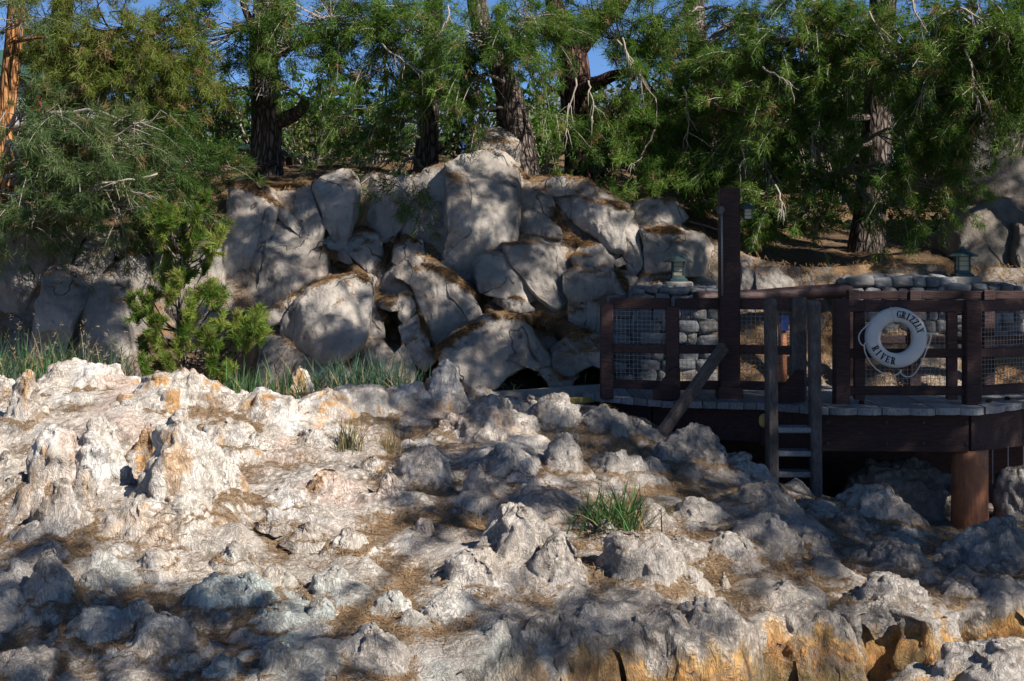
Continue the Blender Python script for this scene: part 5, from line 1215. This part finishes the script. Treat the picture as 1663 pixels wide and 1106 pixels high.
pine('bushy pine leaning in over the stone pier with dense sunlit boughs', [(1775,430,20.2,60),(1770,250,20.2,54),(1765,100,20.2,48),(1760,-100,20.2,42),(1750,-600,20.2,24)], [[(1766,120,20.2,18),(1680,70,19.2,12),(1600,60,18.7,7)],[(1768,200,20.2,16),(1690,170,19.2,10),(1620,165,18.8,6)]],
     [(1600,45,18.8,85,60),(1630,150,18.8,62,46),(1560,140,19,66,48),(1655,60,18.6,60,60),(1660,215,19,40,24),(1700,130,19,60,60),(1560,215,19.2,40,30),(1700,20,19,60,60)] + above(1700, 19.4),
     'green', 'bark', 19, dens=19, dead_twigs=[(1570,80,1600,180,18.4),(1480,0,1500,45,18.6),(1560,10,1640,40,18.3),(1610,20,1650,60,18.3)])

# broadleaf shrubs and far trees
def leaf_quads(pos, size, rng):
    n = len(pos); u = nrm(rng.normal(size=(n, 3)) + [0, 0, .3]); v = nrm(np.cross(u, rng.normal(size=(n, 3)))); s = size * rng.uniform(.6, 1.3, size=(n, 1))
    return np.stack([pos - v * s, pos + u * s * .45, pos + v * s, pos - u * s * .45], 1).reshape(-1, 3)
def shrub(label, blobs, base, size=.05, dens=420, pal='bright', seed=1, name='leafy_shrub', group='leafy shrubs behind the cliff', cat='shrub', stem=.02):
    rng = np.random.default_rng(seed); b = W(*base); g = empty(name, b, label, cat, group); TV = []; TC = []; mb = MB()
    for (px, py, d, rx, ry) in blobs:
        C = W(px, py, d); R = np.array([rx / F * d, (rx + ry) / 2 / F * d, ry / F * d]); n = int(dens * math.pi * R[0] * R[2] * (.05 / size) ** 1.6) + 10
        nc = max(3, n // 18); cc = C + R * nrm(rng.normal(size=(nc, 3))) * rng.uniform(.2, 1, size=(nc, 1)) ** .5
        p = cc[rng.integers(nc, size=n)] + rng.normal(size=(n, 3)) * size * 2.2; TV.append(leaf_quads(p, size, rng))
        c0, c1 = [np.array(v) for v in PAL[pal]]; c = c0 + (c1 - c0) * rng.uniform(0, 1, size=(n, 1)); TC.append(np.repeat(c, 4, 0))
        t = np.linspace(0, 1, 5)[None, :, None]; k = min(nc, 24); st = b + rng.normal(size=(k, 3)) * [.1, .1, 0]; P = st[:, None] + (cc[:k] - st)[:, None] * t
        V, Fq = tubes_many(P, np.linspace(stem, stem * .3, 5)[None].repeat(k, 0)); mb.add(V, Fq)
    V = np.vstack(TV); mk('foliage', V, np.arange(len(V)).reshape(-1, 4), M['leaf'], g, smooth=False, col=np.vstack(TC))['kind'] = 'stuff'
    mb.build('stems', M['twig'], g, smooth=True)['kind'] = 'stuff'; return g
shrub('glossy green shrub growing against the leaning trunk', [(870,215,21.4,46,34),(900,255,21.4,40,30),(850,180,21.6,36,26)], (880,290,21.4), seed=31)
shrub('glossy green shrub between forked pine and sunlit boughs', [(985,205,22.4,50,30),(1000,250,22.4,46,28),(960,280,22.2,30,20)], (985,300,22.4), seed=32)
shrub('leafy shrub behind the straight slender trunk', [(600,215,24,46,44),(640,240,24,40,30)], (615,280,24), seed=33)
shrub('small-leaved yellow-green shrub behind the two-limbed pine', [(500,215,25,50,40),(545,235,25,44,30),(470,225,25.2,36,30)], (510,290,25), seed=34, pal='yellow')
shrub('low leafy shrub behind the great pine boughs', [(1130,290,23,60,34),(1190,330,22.4,50,26)], (1150,345,23), seed=35)
shrub('leafy shrub in front of the dark red board fence', [(350,215,24.5,50,40),(300,235,24.4,44,34)], (330,290,24.5), seed=36, pal='green')
shrub('blue-green shrub beside the great pine trunk', [(1365,180,22.4,40,34),(1345,215,22.4,36,30)], (1370,330,22.4), seed=37, pal='grey')
for i, (px, py, d, rx, ry, lb, pl) in enumerate([(40,235,26,110,50,'dark bush behind the orange-barked pine','deep'),(230,225,27,100,60,'dark bush above the red board fence end','deep'),(420,190,28,110,60,'dense bush beyond the two-limbed pine','dark'),(570,190,28,100,70,'dense bush beyond the slender trunk','deep'),
        (700,190,27.5,70,60,'dark bush between slender and leaning trunks','deep'),(790,180,28,60,60,'dark bush behind the leaning trunk','deep'),(890,180,28,90,80,'dense bush between leaning and forked pines','dark'),(1040,200,28,100,90,'dense bush beyond the forked pine','deep'),(1200,200,28,110,100,'dense bush beyond the straight pine','dark'),(1330,230,27,100,100,'dense bush beside the great pine','deep'),(1480,220,27,100,110,'dark bush beyond the great pine','deep'),(1600,160,26,90,90,'dark bush above the shaded rock face','deep'),
        (570,258,24,60,26,'low dark bush at the cliff top beside the thumb-shaped boulder','deep'),(745,245,24.5,40,26,'low dark bush between slender trunk and perched boulder','deep'),(1080,300,24,70,30,'low dark bush above the pale tan boulder','deep'),(1300,345,24,70,26,'low dark bush on the slope behind the tall mast','deep'),(1500,370,24,60,30,'low dark bush between great pine and large boulder','deep')]):
    shrub(lb, [(px, py, d, rx, ry), (px - 30, py + 30, d - .5, rx * .7, ry * .7), (px + 35, py + 25, d - .3, rx * .7, ry * .6)], (px, py + ry + 10, d), size=.085, dens=420, pal=pl, seed=140 + i, name='leafy_bush', group='bushes behind the pines', cat='bush', stem=.03)
FT = 'trees far behind the fence'
rf = np.random.default_rng(77)
far_lb = ['far dark tree behind the pale and red hut', 'far tree between hut and red board fence', 'far tree above the green fence cap', 'far tree behind the two-limbed pine', 'far tree seen past the slender trunk', 'far tree behind the pale and red stand',
          'far tree behind the leaning trunk', 'far tree beside the blue-grey roof', 'far tree behind the forked pine', 'far tree behind the straight pine', 'far tree behind the great pine', 'far tree above the shaded tan rock face', 'far tree behind the bushy leaning pine']
for i, lb in enumerate(far_lb):
    px = -40 + i * 145 + rf.uniform(-25, 25); d = rf.uniform(33, 42); top = [120, 150, 165, 190, 150, 170, 150, 200, 140, 110, 60, 30, 20][i]
    mid = (top + 260) / 2
    shrub(lb, [(px, mid, d, 85, (260 - top) / 2 * .9), (px + 40, mid + 30, d + .5, 60, 50), (px - 45, 230, d, 60, 40), (px, top + 25, d, 50, 30)], (px, 265, d), size=.15, dens=900, pal='deep' if i % 2 else 'dark', seed=50 + i, name='far_tree', group=FT, cat='tree', stem=.07)

# ------------------------------------------------------------------ young pine in front of the cliff
def young_pine():
    rng = np.random.default_rng(41); d0 = 15.9; base = W(300, 632, d0); g = empty('young_pine', base, 'bushy young pine with bottle-brush shoots in front of the tall pale slab', 'tree')
    tips = [(250,345),(262,340),(285,350),(275,365),(322,330),(318,350),(300,375),(260,375),(280,400),(320,385),(300,400),(345,405),(358,385),(270,425),(300,430),(335,430),(290,455),(265,455),(275,480),(320,480),(345,470),(310,500),(350,490),
            (215,490),(232,486),(222,508),(245,515),(235,560),(258,560),(232,590),(262,600),(245,612),(275,590),(350,545),(358,570),(345,590),(368,600),(385,520),(400,535),(420,512),(428,545),(405,555),(330,545),(300,540),(380,545),(360,520),(290,565),(310,520)]
    tips = tips + [(x + rng.uniform(-15, 15), y + rng.uniform(-14, 14)) for x, y in tips[::2]]
    hub = [(300,632),(298,580),(292,520),(295,460),(296,410),(292,370)]
    _, HP_ = limb_mesh('trunk', [W(x, y, d0) for x, y in hub], [.04, .035, .03, .024, .018, .01], M['bark'], g, 8)
    pos = []; ax = []; mb = MB()
    for (x, y) in tips:
        T = W(x, y, d0 + rng.uniform(-.35, .3)); s = HP_[np.argmin(np.abs(HP_[:, 2] - (T[2] - .35)))]; t = np.linspace(0, 1, 7)[:, None]
        P = s + (T - s) * t; P[:, 2] -= .16 * np.linalg.norm(T - s) * np.sin(t[:, 0] * math.pi); mb.add(*tube(P, np.linspace(.014, .006, 7), 5))
        up = nrm(.45 * nrm(T - s) + np.array([0, 0, .9]) + rng.normal(size=3) * .18); n = 26; k = np.linspace(-.13, .10, n)[:, None]
        pos.append(T + up * k); ax.append(np.repeat(up[None], n, 0))
        for q in range(4):
            v = nrm(up + rng.normal(size=3) * .8); n2 = 10; pos.append(T + v * np.linspace(-.02, .13, n2)[:, None] - up * .05); ax.append(np.repeat(v[None], n2, 0))
    pos = np.vstack(pos); ax = np.vstack(ax); V = needle_tris(pos, ax, 12, .08, .010, rng, (.5, 1.15), -.05, .012)
    tipn = 26 + 40; h = np.clip(np.repeat(rng.uniform(-.2, .9, size=(len(tips), 1)), tipn, 0) + rng.uniform(-.2, .3, size=(len(pos), 1)), 0, 1); c = np.array([.08, .15, .025]) + (np.array([.25, .31, .065]) - np.array([.08, .15, .025])) * h
    c = np.where(rng.uniform(size=(len(pos), 1)) < .13, np.array([.28, .19, .09]), c)
    o = mk('crown', V, np.arange(len(V)).reshape(-1, 3), M['needle'], g, smooth=False, col=np.repeat(c, 36, 0)); o['kind'] = 'stuff'
    mb.build('twigs', M['bark'], g, smooth=True)['kind'] = 'stuff'
young_pine()

# ------------------------------------------------------------------ grass
def blades(base, n, ln, rng, spread=.1, lean=.5, wd=.006, droop=.7, up=1.0):
    b = np.asarray(base) + rng.normal(size=(n, 3)) * np.array([spread, spread, 0]); a = rng.uniform(0, 2 * math.pi, n); l = ln * rng.uniform(.5, 1.1, n)
    out = np.stack([np.cos(a), np.sin(a), 0 * a], 1); ln0 = lean * rng.uniform(.1, 1, n)[:, None]; t = np.linspace(0, 1, 6)
    P = b[:, None] + (np.array([0, 0, up]) + out * ln0)[:, None] * (l[:, None] * t)[..., None]; P = P + out[:, None] * (ln0 * l[:, None] * t ** 2)[..., None] * .5
    P[..., 2] -= droop * (ln0[:, 0] * l)[:, None] * t ** 2.3
    sd = np.stack([-np.sin(a + rng.normal(size=n) * .8), np.cos(a + rng.normal(size=n) * .8), 0 * a], 1); w = wd * .5 * np.array([.8, 1, 1, .8, .5, .08]) * rng.uniform(.7, 1.3, size=(n, 1))
    V = np.stack([P - sd[:, None] * w[..., None], P + sd[:, None] * w[..., None]], 2).reshape(n, 12, 3); f = np.array([[2 * i, 2 * i + 1, 2 * i + 3, 2 * i + 2] for i in range(5)])
    return V.reshape(-1, 3), (f[None] + (np.arange(n) * 12)[:, None, None]).reshape(-1, 4), P
def grass(label, base, n, ln, seed, pal='g', spread=.1, lean=.5, wd=.007, name='grass_clump', group='grass clumps', heads=0, dry=.1):
    rng = np.random.default_rng(seed); base = np.asarray(base, float); g = empty(name, base, label, 'grass', group)
    V, Fq, P = blades(base - [0, 0, .04], n, ln, rng, spread, lean, wd)
    c0, c1 = {'g': ((.035, .085, .03), (.10, .19, .07)), 'b': ((.035, .075, .05), (.10, .17, .115)), 'd': ((.14, .11, .06), (.27, .22, .13)), 'o': ((.08, .085, .05), (.17, .16, .10))}[pal]
    c = np.array(c0) + (np.array(c1) - np.array(c0)) * rng.uniform(0, 1, size=(n, 1)); c = np.where(rng.uniform(size=(n, 1)) < dry, np.array([.33, .25, .12]), c)
    o = mk('blades', V, Fq, M['grass'], g, smooth=True, col=np.repeat(c, 12, 0)); o['kind'] = 'stuff'
    if heads:
        V, Fq, P = blades(base, heads, ln * 1.5, rng, spread, lean * .9, .004, 1.0); pos = P[:, 3:].reshape(-1, 3); ax = np.repeat(nrm(P[:, 5] - P[:, 4])[:, None], 3, 1).reshape(-1, 3)
        hv = needle_tris(pos, ax, 7, .045, .006, rng, (.1, .6), .3, .015)
        mb = MB(); mb.add(V, Fq); mb.add(hv, np.arange(len(hv)).reshape(-1, 3)); V2 = np.vstack(mb.V)
        mk('seed_heads', V2, mb.F, M['dry'], g, smooth=False, col=np.tile([.30, .24, .16], (len(V2), 1)))['kind'] = 'stuff'
    return g
def on_t(px, py): d = hit_d(px, py); return W(px, py, d)
grass('green arching grass clump on the dappled rock slope', on_t(1000, 866) + [0, 0, .03], 300, .48, 1, 'g', .12, .75, .012, dry=.12)
grass('upright olive grass tuft in front of the rust-streaked bank', on_t(567, 740) + [0, 0, .03], 120, .42, 2, 'o', .06, .35, .009, group='dry tufts', dry=.25)
grass('thin withered grass tuft in front of the bluish bank', on_t(634, 738) + [0, 0, .03], 80, .34, 3, 'd', .06, .45, .005, group='dry tufts', dry=.5)
grass('sparse dry blades at the side of the broad fissured mound', on_t(690, 706), 16, .22, 4, 'd', .1, .8, .005, group='dry tufts', dry=.4)
rg = np.random.default_rng(9)
LAB1 = 'tall blue-green grass clump with dry seed heads, before the fan-shaped boulder'; LAB2 = 'green grass clump rooted behind the ridge below the young pine'; LAB3 = 'dark green grass clump between the pointed horn and the shaded peak'
for px in (-10, 22, 62, 92, 138, 172, 205):
    b = W(px + rg.uniform(-8, 8), 628 + rg.uniform(0, 10), 15.7 + rg.uniform(-.2, .4)); grass(LAB1, b, int(rg.uniform(45, 110)), rg.uniform(.6, .85), int(px + 100), 'b' if rg.uniform() < .6 else 'g', .14, .6, .01, dry=.16, group='tall grass by the fan-shaped boulder', heads=5 if px > 20 else 3)
for px in (240, 330, 372, 405, 448, 482):
    b = W(px + rg.uniform(-8, 8), 648 + rg.uniform(0, 8), 15.6 + rg.uniform(-.2, .3)); grass(LAB2, b, int(rg.uniform(45, 95)), rg.uniform(.4, .6), int(px + 100), 'g', .12, .55, .01, group='grass behind the ridge')
for px in (530, 560, 590, 620, 645):
    b = W(px + rg.uniform(-8, 8), 640, 16.3 + rg.uniform(-.2, .3)); grass(LAB3, b, 100, .6, int(px + 100), 'b', .15, .6, .01, group='dark grass below the cliff')
for px, py in ((832, 626), (955, 612)):
    b = W(px, py + 4, 17.25); grass('few thin green blades sprouting at a cave mouth', b, 7, .26, int(px), 'b', .05, .9, .008, group='sprouts at the caves')
for px, py, s in ((868, 560, 5), (985, 470, 3)): pass

# fallen branches
def branch(label, pts, r, seed, mat='twig', forks=3):
    rng = np.random.default_rng(seed); P = smooth_line([W(*p) for p in pts], 24); mb = MB(); P = P + np.cumsum(rng.normal(size=P.shape) * .004, 0)
    mb.add(*tube(P, np.linspace(r, r * .45, 24), 9))
    for k in range(forks):
        s = P[rng.integers(6, 22)]; v = nrm(rng.normal(size=3) + [0, -.3, .2]) * rng.uniform(.15, .4); t = np.linspace(0, 1, 6)[:, None]; mb.add(*tube(s + v * t + np.cumsum(rng.normal(size=(6, 3)) * .012, 0), np.linspace(r * .35, .004, 6), 6))
    tag(mb.build('fallen_branch', M[mat], smooth=True), label, 'branch')
branch('thick grey fallen branch lying over the dark fractured boulder', [(-20,396,18.6),(30,380,18.5),(70,362,18.5),(95,352,18.6),(125,354,18.9)], .07, 1)
branch('thin bare branch lying on the hillside behind the pale tan boulder', [(1120,360,20.8),(1160,372,20.6),(1205,395,20.5)], .02, 2)
branch('black twig lying beside the green grass clump', [(905,845,11.9),(935,852,11.8),(965,848,11.8)], .008, 3, 'bark_red')

# ------------------------------------------------------------------ loose pine needles lying on everything flat
def scatter_needles(name, label, src, n, rng, ln=.085, wd=.0028, minlit=.35, colr=((.16, .09, .045), (.38, .25, .14)), lift=.004):
    P, Nn_, lt = src; wgt = np.clip(lt - minlit, 0, 1) * (Nn_[:, 2] > .45); wgt = wgt / wgt.sum(); i = rng.choice(len(P), n, p=wgt)
    p = P[i] + rng.normal(size=(n, 3)) * .012; nn = Nn_[i]; d = rng.normal(size=(n, 3)); d = nrm(d - (d * nn).sum(1)[:, None] * nn + nn * rng.uniform(-.02, .16, size=(n, 1))); s = nrm(np.cross(d, nn)); L = ln * rng.uniform(.5, 1.2, size=(n, 1))
    p = p + nn * lift; V = np.stack([p - s * wd - d * L / 2, p + s * wd - d * L / 2, p + d * L / 2], 1).reshape(-1, 3)
    c = np.array(colr[0]) + (np.array(colr[1]) - np.array(colr[0])) * rng.uniform(0, 1, size=(n, 1)) ** 1.3
    o = mk(name, V, np.arange(len(V)).reshape(-1, 3), M['dry'], smooth=False, col=np.repeat(c, 3, 0)); tag(o, label, 'needles', kind='stuff'); return o
rn = np.random.default_rng(5)
scatter_needles('pine_needles', 'brown fallen pine needles over the rock slope', TERR, 110000, rn, minlit=.33, wd=.0034)
mq = [np.vstack([m[0] for m in MOUNDS]), np.vstack([m[1] for m in MOUNDS]), np.hstack([m[2] for m in MOUNDS])]
scatter_needles('pine_needles', 'brown fallen pine needles caught on the rock mounds', mq, 22000, rn, minlit=.33)
bq = [np.vstack([m[0] for m in BOULD]), np.vstack([m[1] for m in BOULD]), np.hstack([m[2] for m in BOULD])]
scatter_needles('pine_needles', 'brown fallen pine needles on the boulder tops', bq, 26000, rn, ln=.12, minlit=.3, wd=.0035, colr=((.2, .11, .05), (.42, .26, .13)))
hn = np.tile([0, -.25, .97], (len(HILL), 1)); scatter_needles('pine_needles', 'brown fallen pine needles on the hillside', (HILL, hn, np.full(len(HILL), .8)), 40000, rn, ln=.14, wd=.004, lift=.012)
bn = np.tile([0, -.75, .66], (len(BANK), 1)); scatter_needles('pine_needles', 'brown pine needles hanging on the bank between boulders', (BANK, bn, np.full(len(BANK), .8)), 26000, rn, ln=.16, wd=.004, lift=.012, colr=((.18, .1, .045), (.4, .25, .12)))
dv_ = np.vstack([v for v, n_ in DRIFT]); dn_ = np.vstack([n_ for v, n_ in DRIFT]); dn_ = nrm(dn_ + [0, 0, 1.2])
scatter_needles('pine_needles', 'loose brown needles bristling on the drifts in the cliff', (dv_, dn_, np.full(len(dv_), .9)), 16000, rn, ln=.13, wd=.0035, lift=.006, colr=((.17, .09, .04), (.42, .25, .12)))
# ------------------------------------------------------------------ pines beside and behind the viewer, whose crowns shade the deck and dapple the slope
def shade_pine(label, foot, blobs, seed, h, clumps=()):
    """blobs and clumps: (px, py, d, dist along the sun ray, radius, sprays); blobs have a limb each, clumps hang from the limbs"""
    rng = np.random.default_rng(seed); foot = np.array(foot, float); g = empty('pine_tree', foot, label, 'tree', 'pines beside the viewer')
    tp = np.array([foot, foot + [.1, 0, h * .4], foot + [0, .1, h * .75], foot + [.05, 0, h]]); _, TP = limb_mesh('trunk', tp, [.28, .22, .14, .04], M['bark'], g, 12)
    TV = []; TC = []; tw = MB(); allp = [TP]
    for i_, (px, py, d, t, R, n) in enumerate(list(blobs) + list(clumps)):
        C = W(px, py, d) + SUN * t; big = i_ < len(blobs)
        S, P, tri, c = spray_set(C, (R, R, R * .6), n, rng, TP[-1], tufts=11, needles=9, ln=.17 if big else .13, wd=.014, L=(.5, 1.0) if big else (.2, .42)); TV.append(tri); TC.append(c)
        n = len(S); q = np.linspace(0, 1, 9)[:, None]
        if big: a = TP[np.argmin(np.abs(TP[:, 2] - (C[2] - .15 * np.linalg.norm((TP[0] - C)[:2]))))]
        else: A_ = np.vstack(allp); a = A_[np.argmin(np.linalg.norm(A_ - C, axis=1))]
        BP_ = a + (C - a) * q; BP_[:, 2] += .08 * np.linalg.norm(C - a) * np.sin(q[:, 0] * math.pi); tw.add(*tube(BP_, np.linspace(.045, .012, 9) if big else np.linspace(.014, .006, 9), 6)); allp.append(BP_[2:])
        k = rng.integers(5, 9, size=n); st = BP_[k]; Q_ = st[:, None] + (S - st)[:, None] * np.linspace(0, 1, 4)[None, :, None]; V, Fq = tubes_many(Q_, np.linspace(.009, .005, 4)[None].repeat(n, 0)); tw.add(V, Fq)
    V = np.vstack(TV); mk('crown', V, np.arange(len(V)).reshape(-1, 3), M['needle'], g, smooth=False, col=np.vstack(TC))['kind'] = 'stuff'
    tw.build('branches', M['bark'], g, smooth=True)['kind'] = 'stuff'
rc_ = np.random.default_rng(12)
def clump_field(x0, x1, y0, y1, d0, d1, t, n, R=(.16, .3), k=11): return [(rc_.uniform(x0, x1), (yy := rc_.uniform(y0, y1)), d0 + (d1 - d0) * (yy - y0) / (y1 - y0), t + rc_.uniform(-.6, .6), rc_.uniform(*R), k) for _ in range(n)]
def lit_spot(fld, x, y, r): return [f for f in fld if math.hypot(f[0] - x, f[1] - y) > r]
zf = Z0 - 2.6
shade_pine('tall pine out of view beside the deck, shading it', (13.0, 13.0, zf), [
    (1000,560,16.7,10,1.0,43),(1100,560,16.5,10,1.1,57),(1200,560,16.4,10,1.1,64),(1300,560,16.2,10,1.1,64),(1420,560,16,10,1.1,64),(1530,560,16,10,1.1,64),(1640,560,16,10,1.1,64),(1750,560,16,10,1.1,50),
    (1180,380,16.6,10,1.0,43),(1100,680,15.8,10.5,1.0,43),(1300,700,15.6,10.5,1.1,57),(1450,720,15.7,10.5,1.1,57),(1600,740,15.6,10.5,1.1,50),
    (1080,480,18.3,10,1.0,43),(1300,480,18.5,10,1.0,43),(1450,460,18.6,10,1.0,43),(1600,460,18.6,10,1.0,43),(1620,380,20.5,11,1.2,50),(1640,270,22,11,1.2,64),(1700,330,21.5,11,1.2,50)], 101, 12)
shade_pine('pine out of view over the channel, shading the rocks below the deck', (10.0, 7.0, zf), [
    (1200,800,13.6,11,.9,60),(1330,880,12.6,11,1.0,80),(1480,880,12.8,11,1.0,90),(1400,800,14,11,1.0,80),(1250,860,12.6,11,.7,40),(1620,900,12.8,11,.9,45),(1100,760,14,11,.7,22),(1000,740,14,12,.7,18),(1280,930,11.4,11,.6,16),(1550,950,11.8,11,.7,26)], 102, 11)
shade_pine('pine out of view in front of the deck, dappling the cliff', (6.9, 10.6, zf), [
    (620,330,19.4,8,.4,10),(770,330,19.2,8,.4,12),(820,440,18.6,8,.4,12),(900,460,18.4,8,.4,12),(480,430,18.8,8,.4,10),(980,520,18.2,8,.4,12),(560,560,18,8,.4,10)], 103, 11,
    clump_field(340, 1060, 285, 620, 19.6, 17.8, 8, 74, (.13, .27), 12) + clump_field(560, 680, 290, 400, 19.4, 19, 8, 12) + clump_field(1020, 1200, 330, 460, 19.6, 18.8, 8, 10))
shade_pine('pine out of view whose crown darkens the far cliff end', (7.5, 12.0, zf), [
    (120,540,18.2,11,.4,14),(680,620,15.2,11,.6,28),(600,620,15.2,11,.5,18),(760,620,15.2,11,.5,20),(560,610,15.2,11,.4,12)], 104, 12, lit_spot(clump_field(-20, 340, 450, 600, 18.5, 18.0, 11, 44, (.15, .3), 12), 300, 500, 120) + lit_spot(clump_field(640, 1180, 690, 900, 14.4, 11.6, 10.5, 24, (.12, .24), 10), 1000, 825, 130))
shade_pine('pine out of view beside the viewer, shading the front of the slope', (5.0, 0.3, zf), [
    (70,960,10,9,.55,26),(150,1040,9.5,9,.6,34),(280,1050,9.4,9,.5,22),(30,1080,9.1,9,.6,34),(360,1085,9.1,9,.35,12),(830,1040,9.6,9.5,.35,16),(910,1040,9.7,9.5,.35,16),(850,760,13.2,11,.8,14)], 105, 11)

print('TRIS', sum(sum(max(1, p - 2) for p in ([3] * 0)) for o in ()) or sum(len(m.loops) - 2 * len(m.polygons) for m in bpy.data.meshes if m.users))
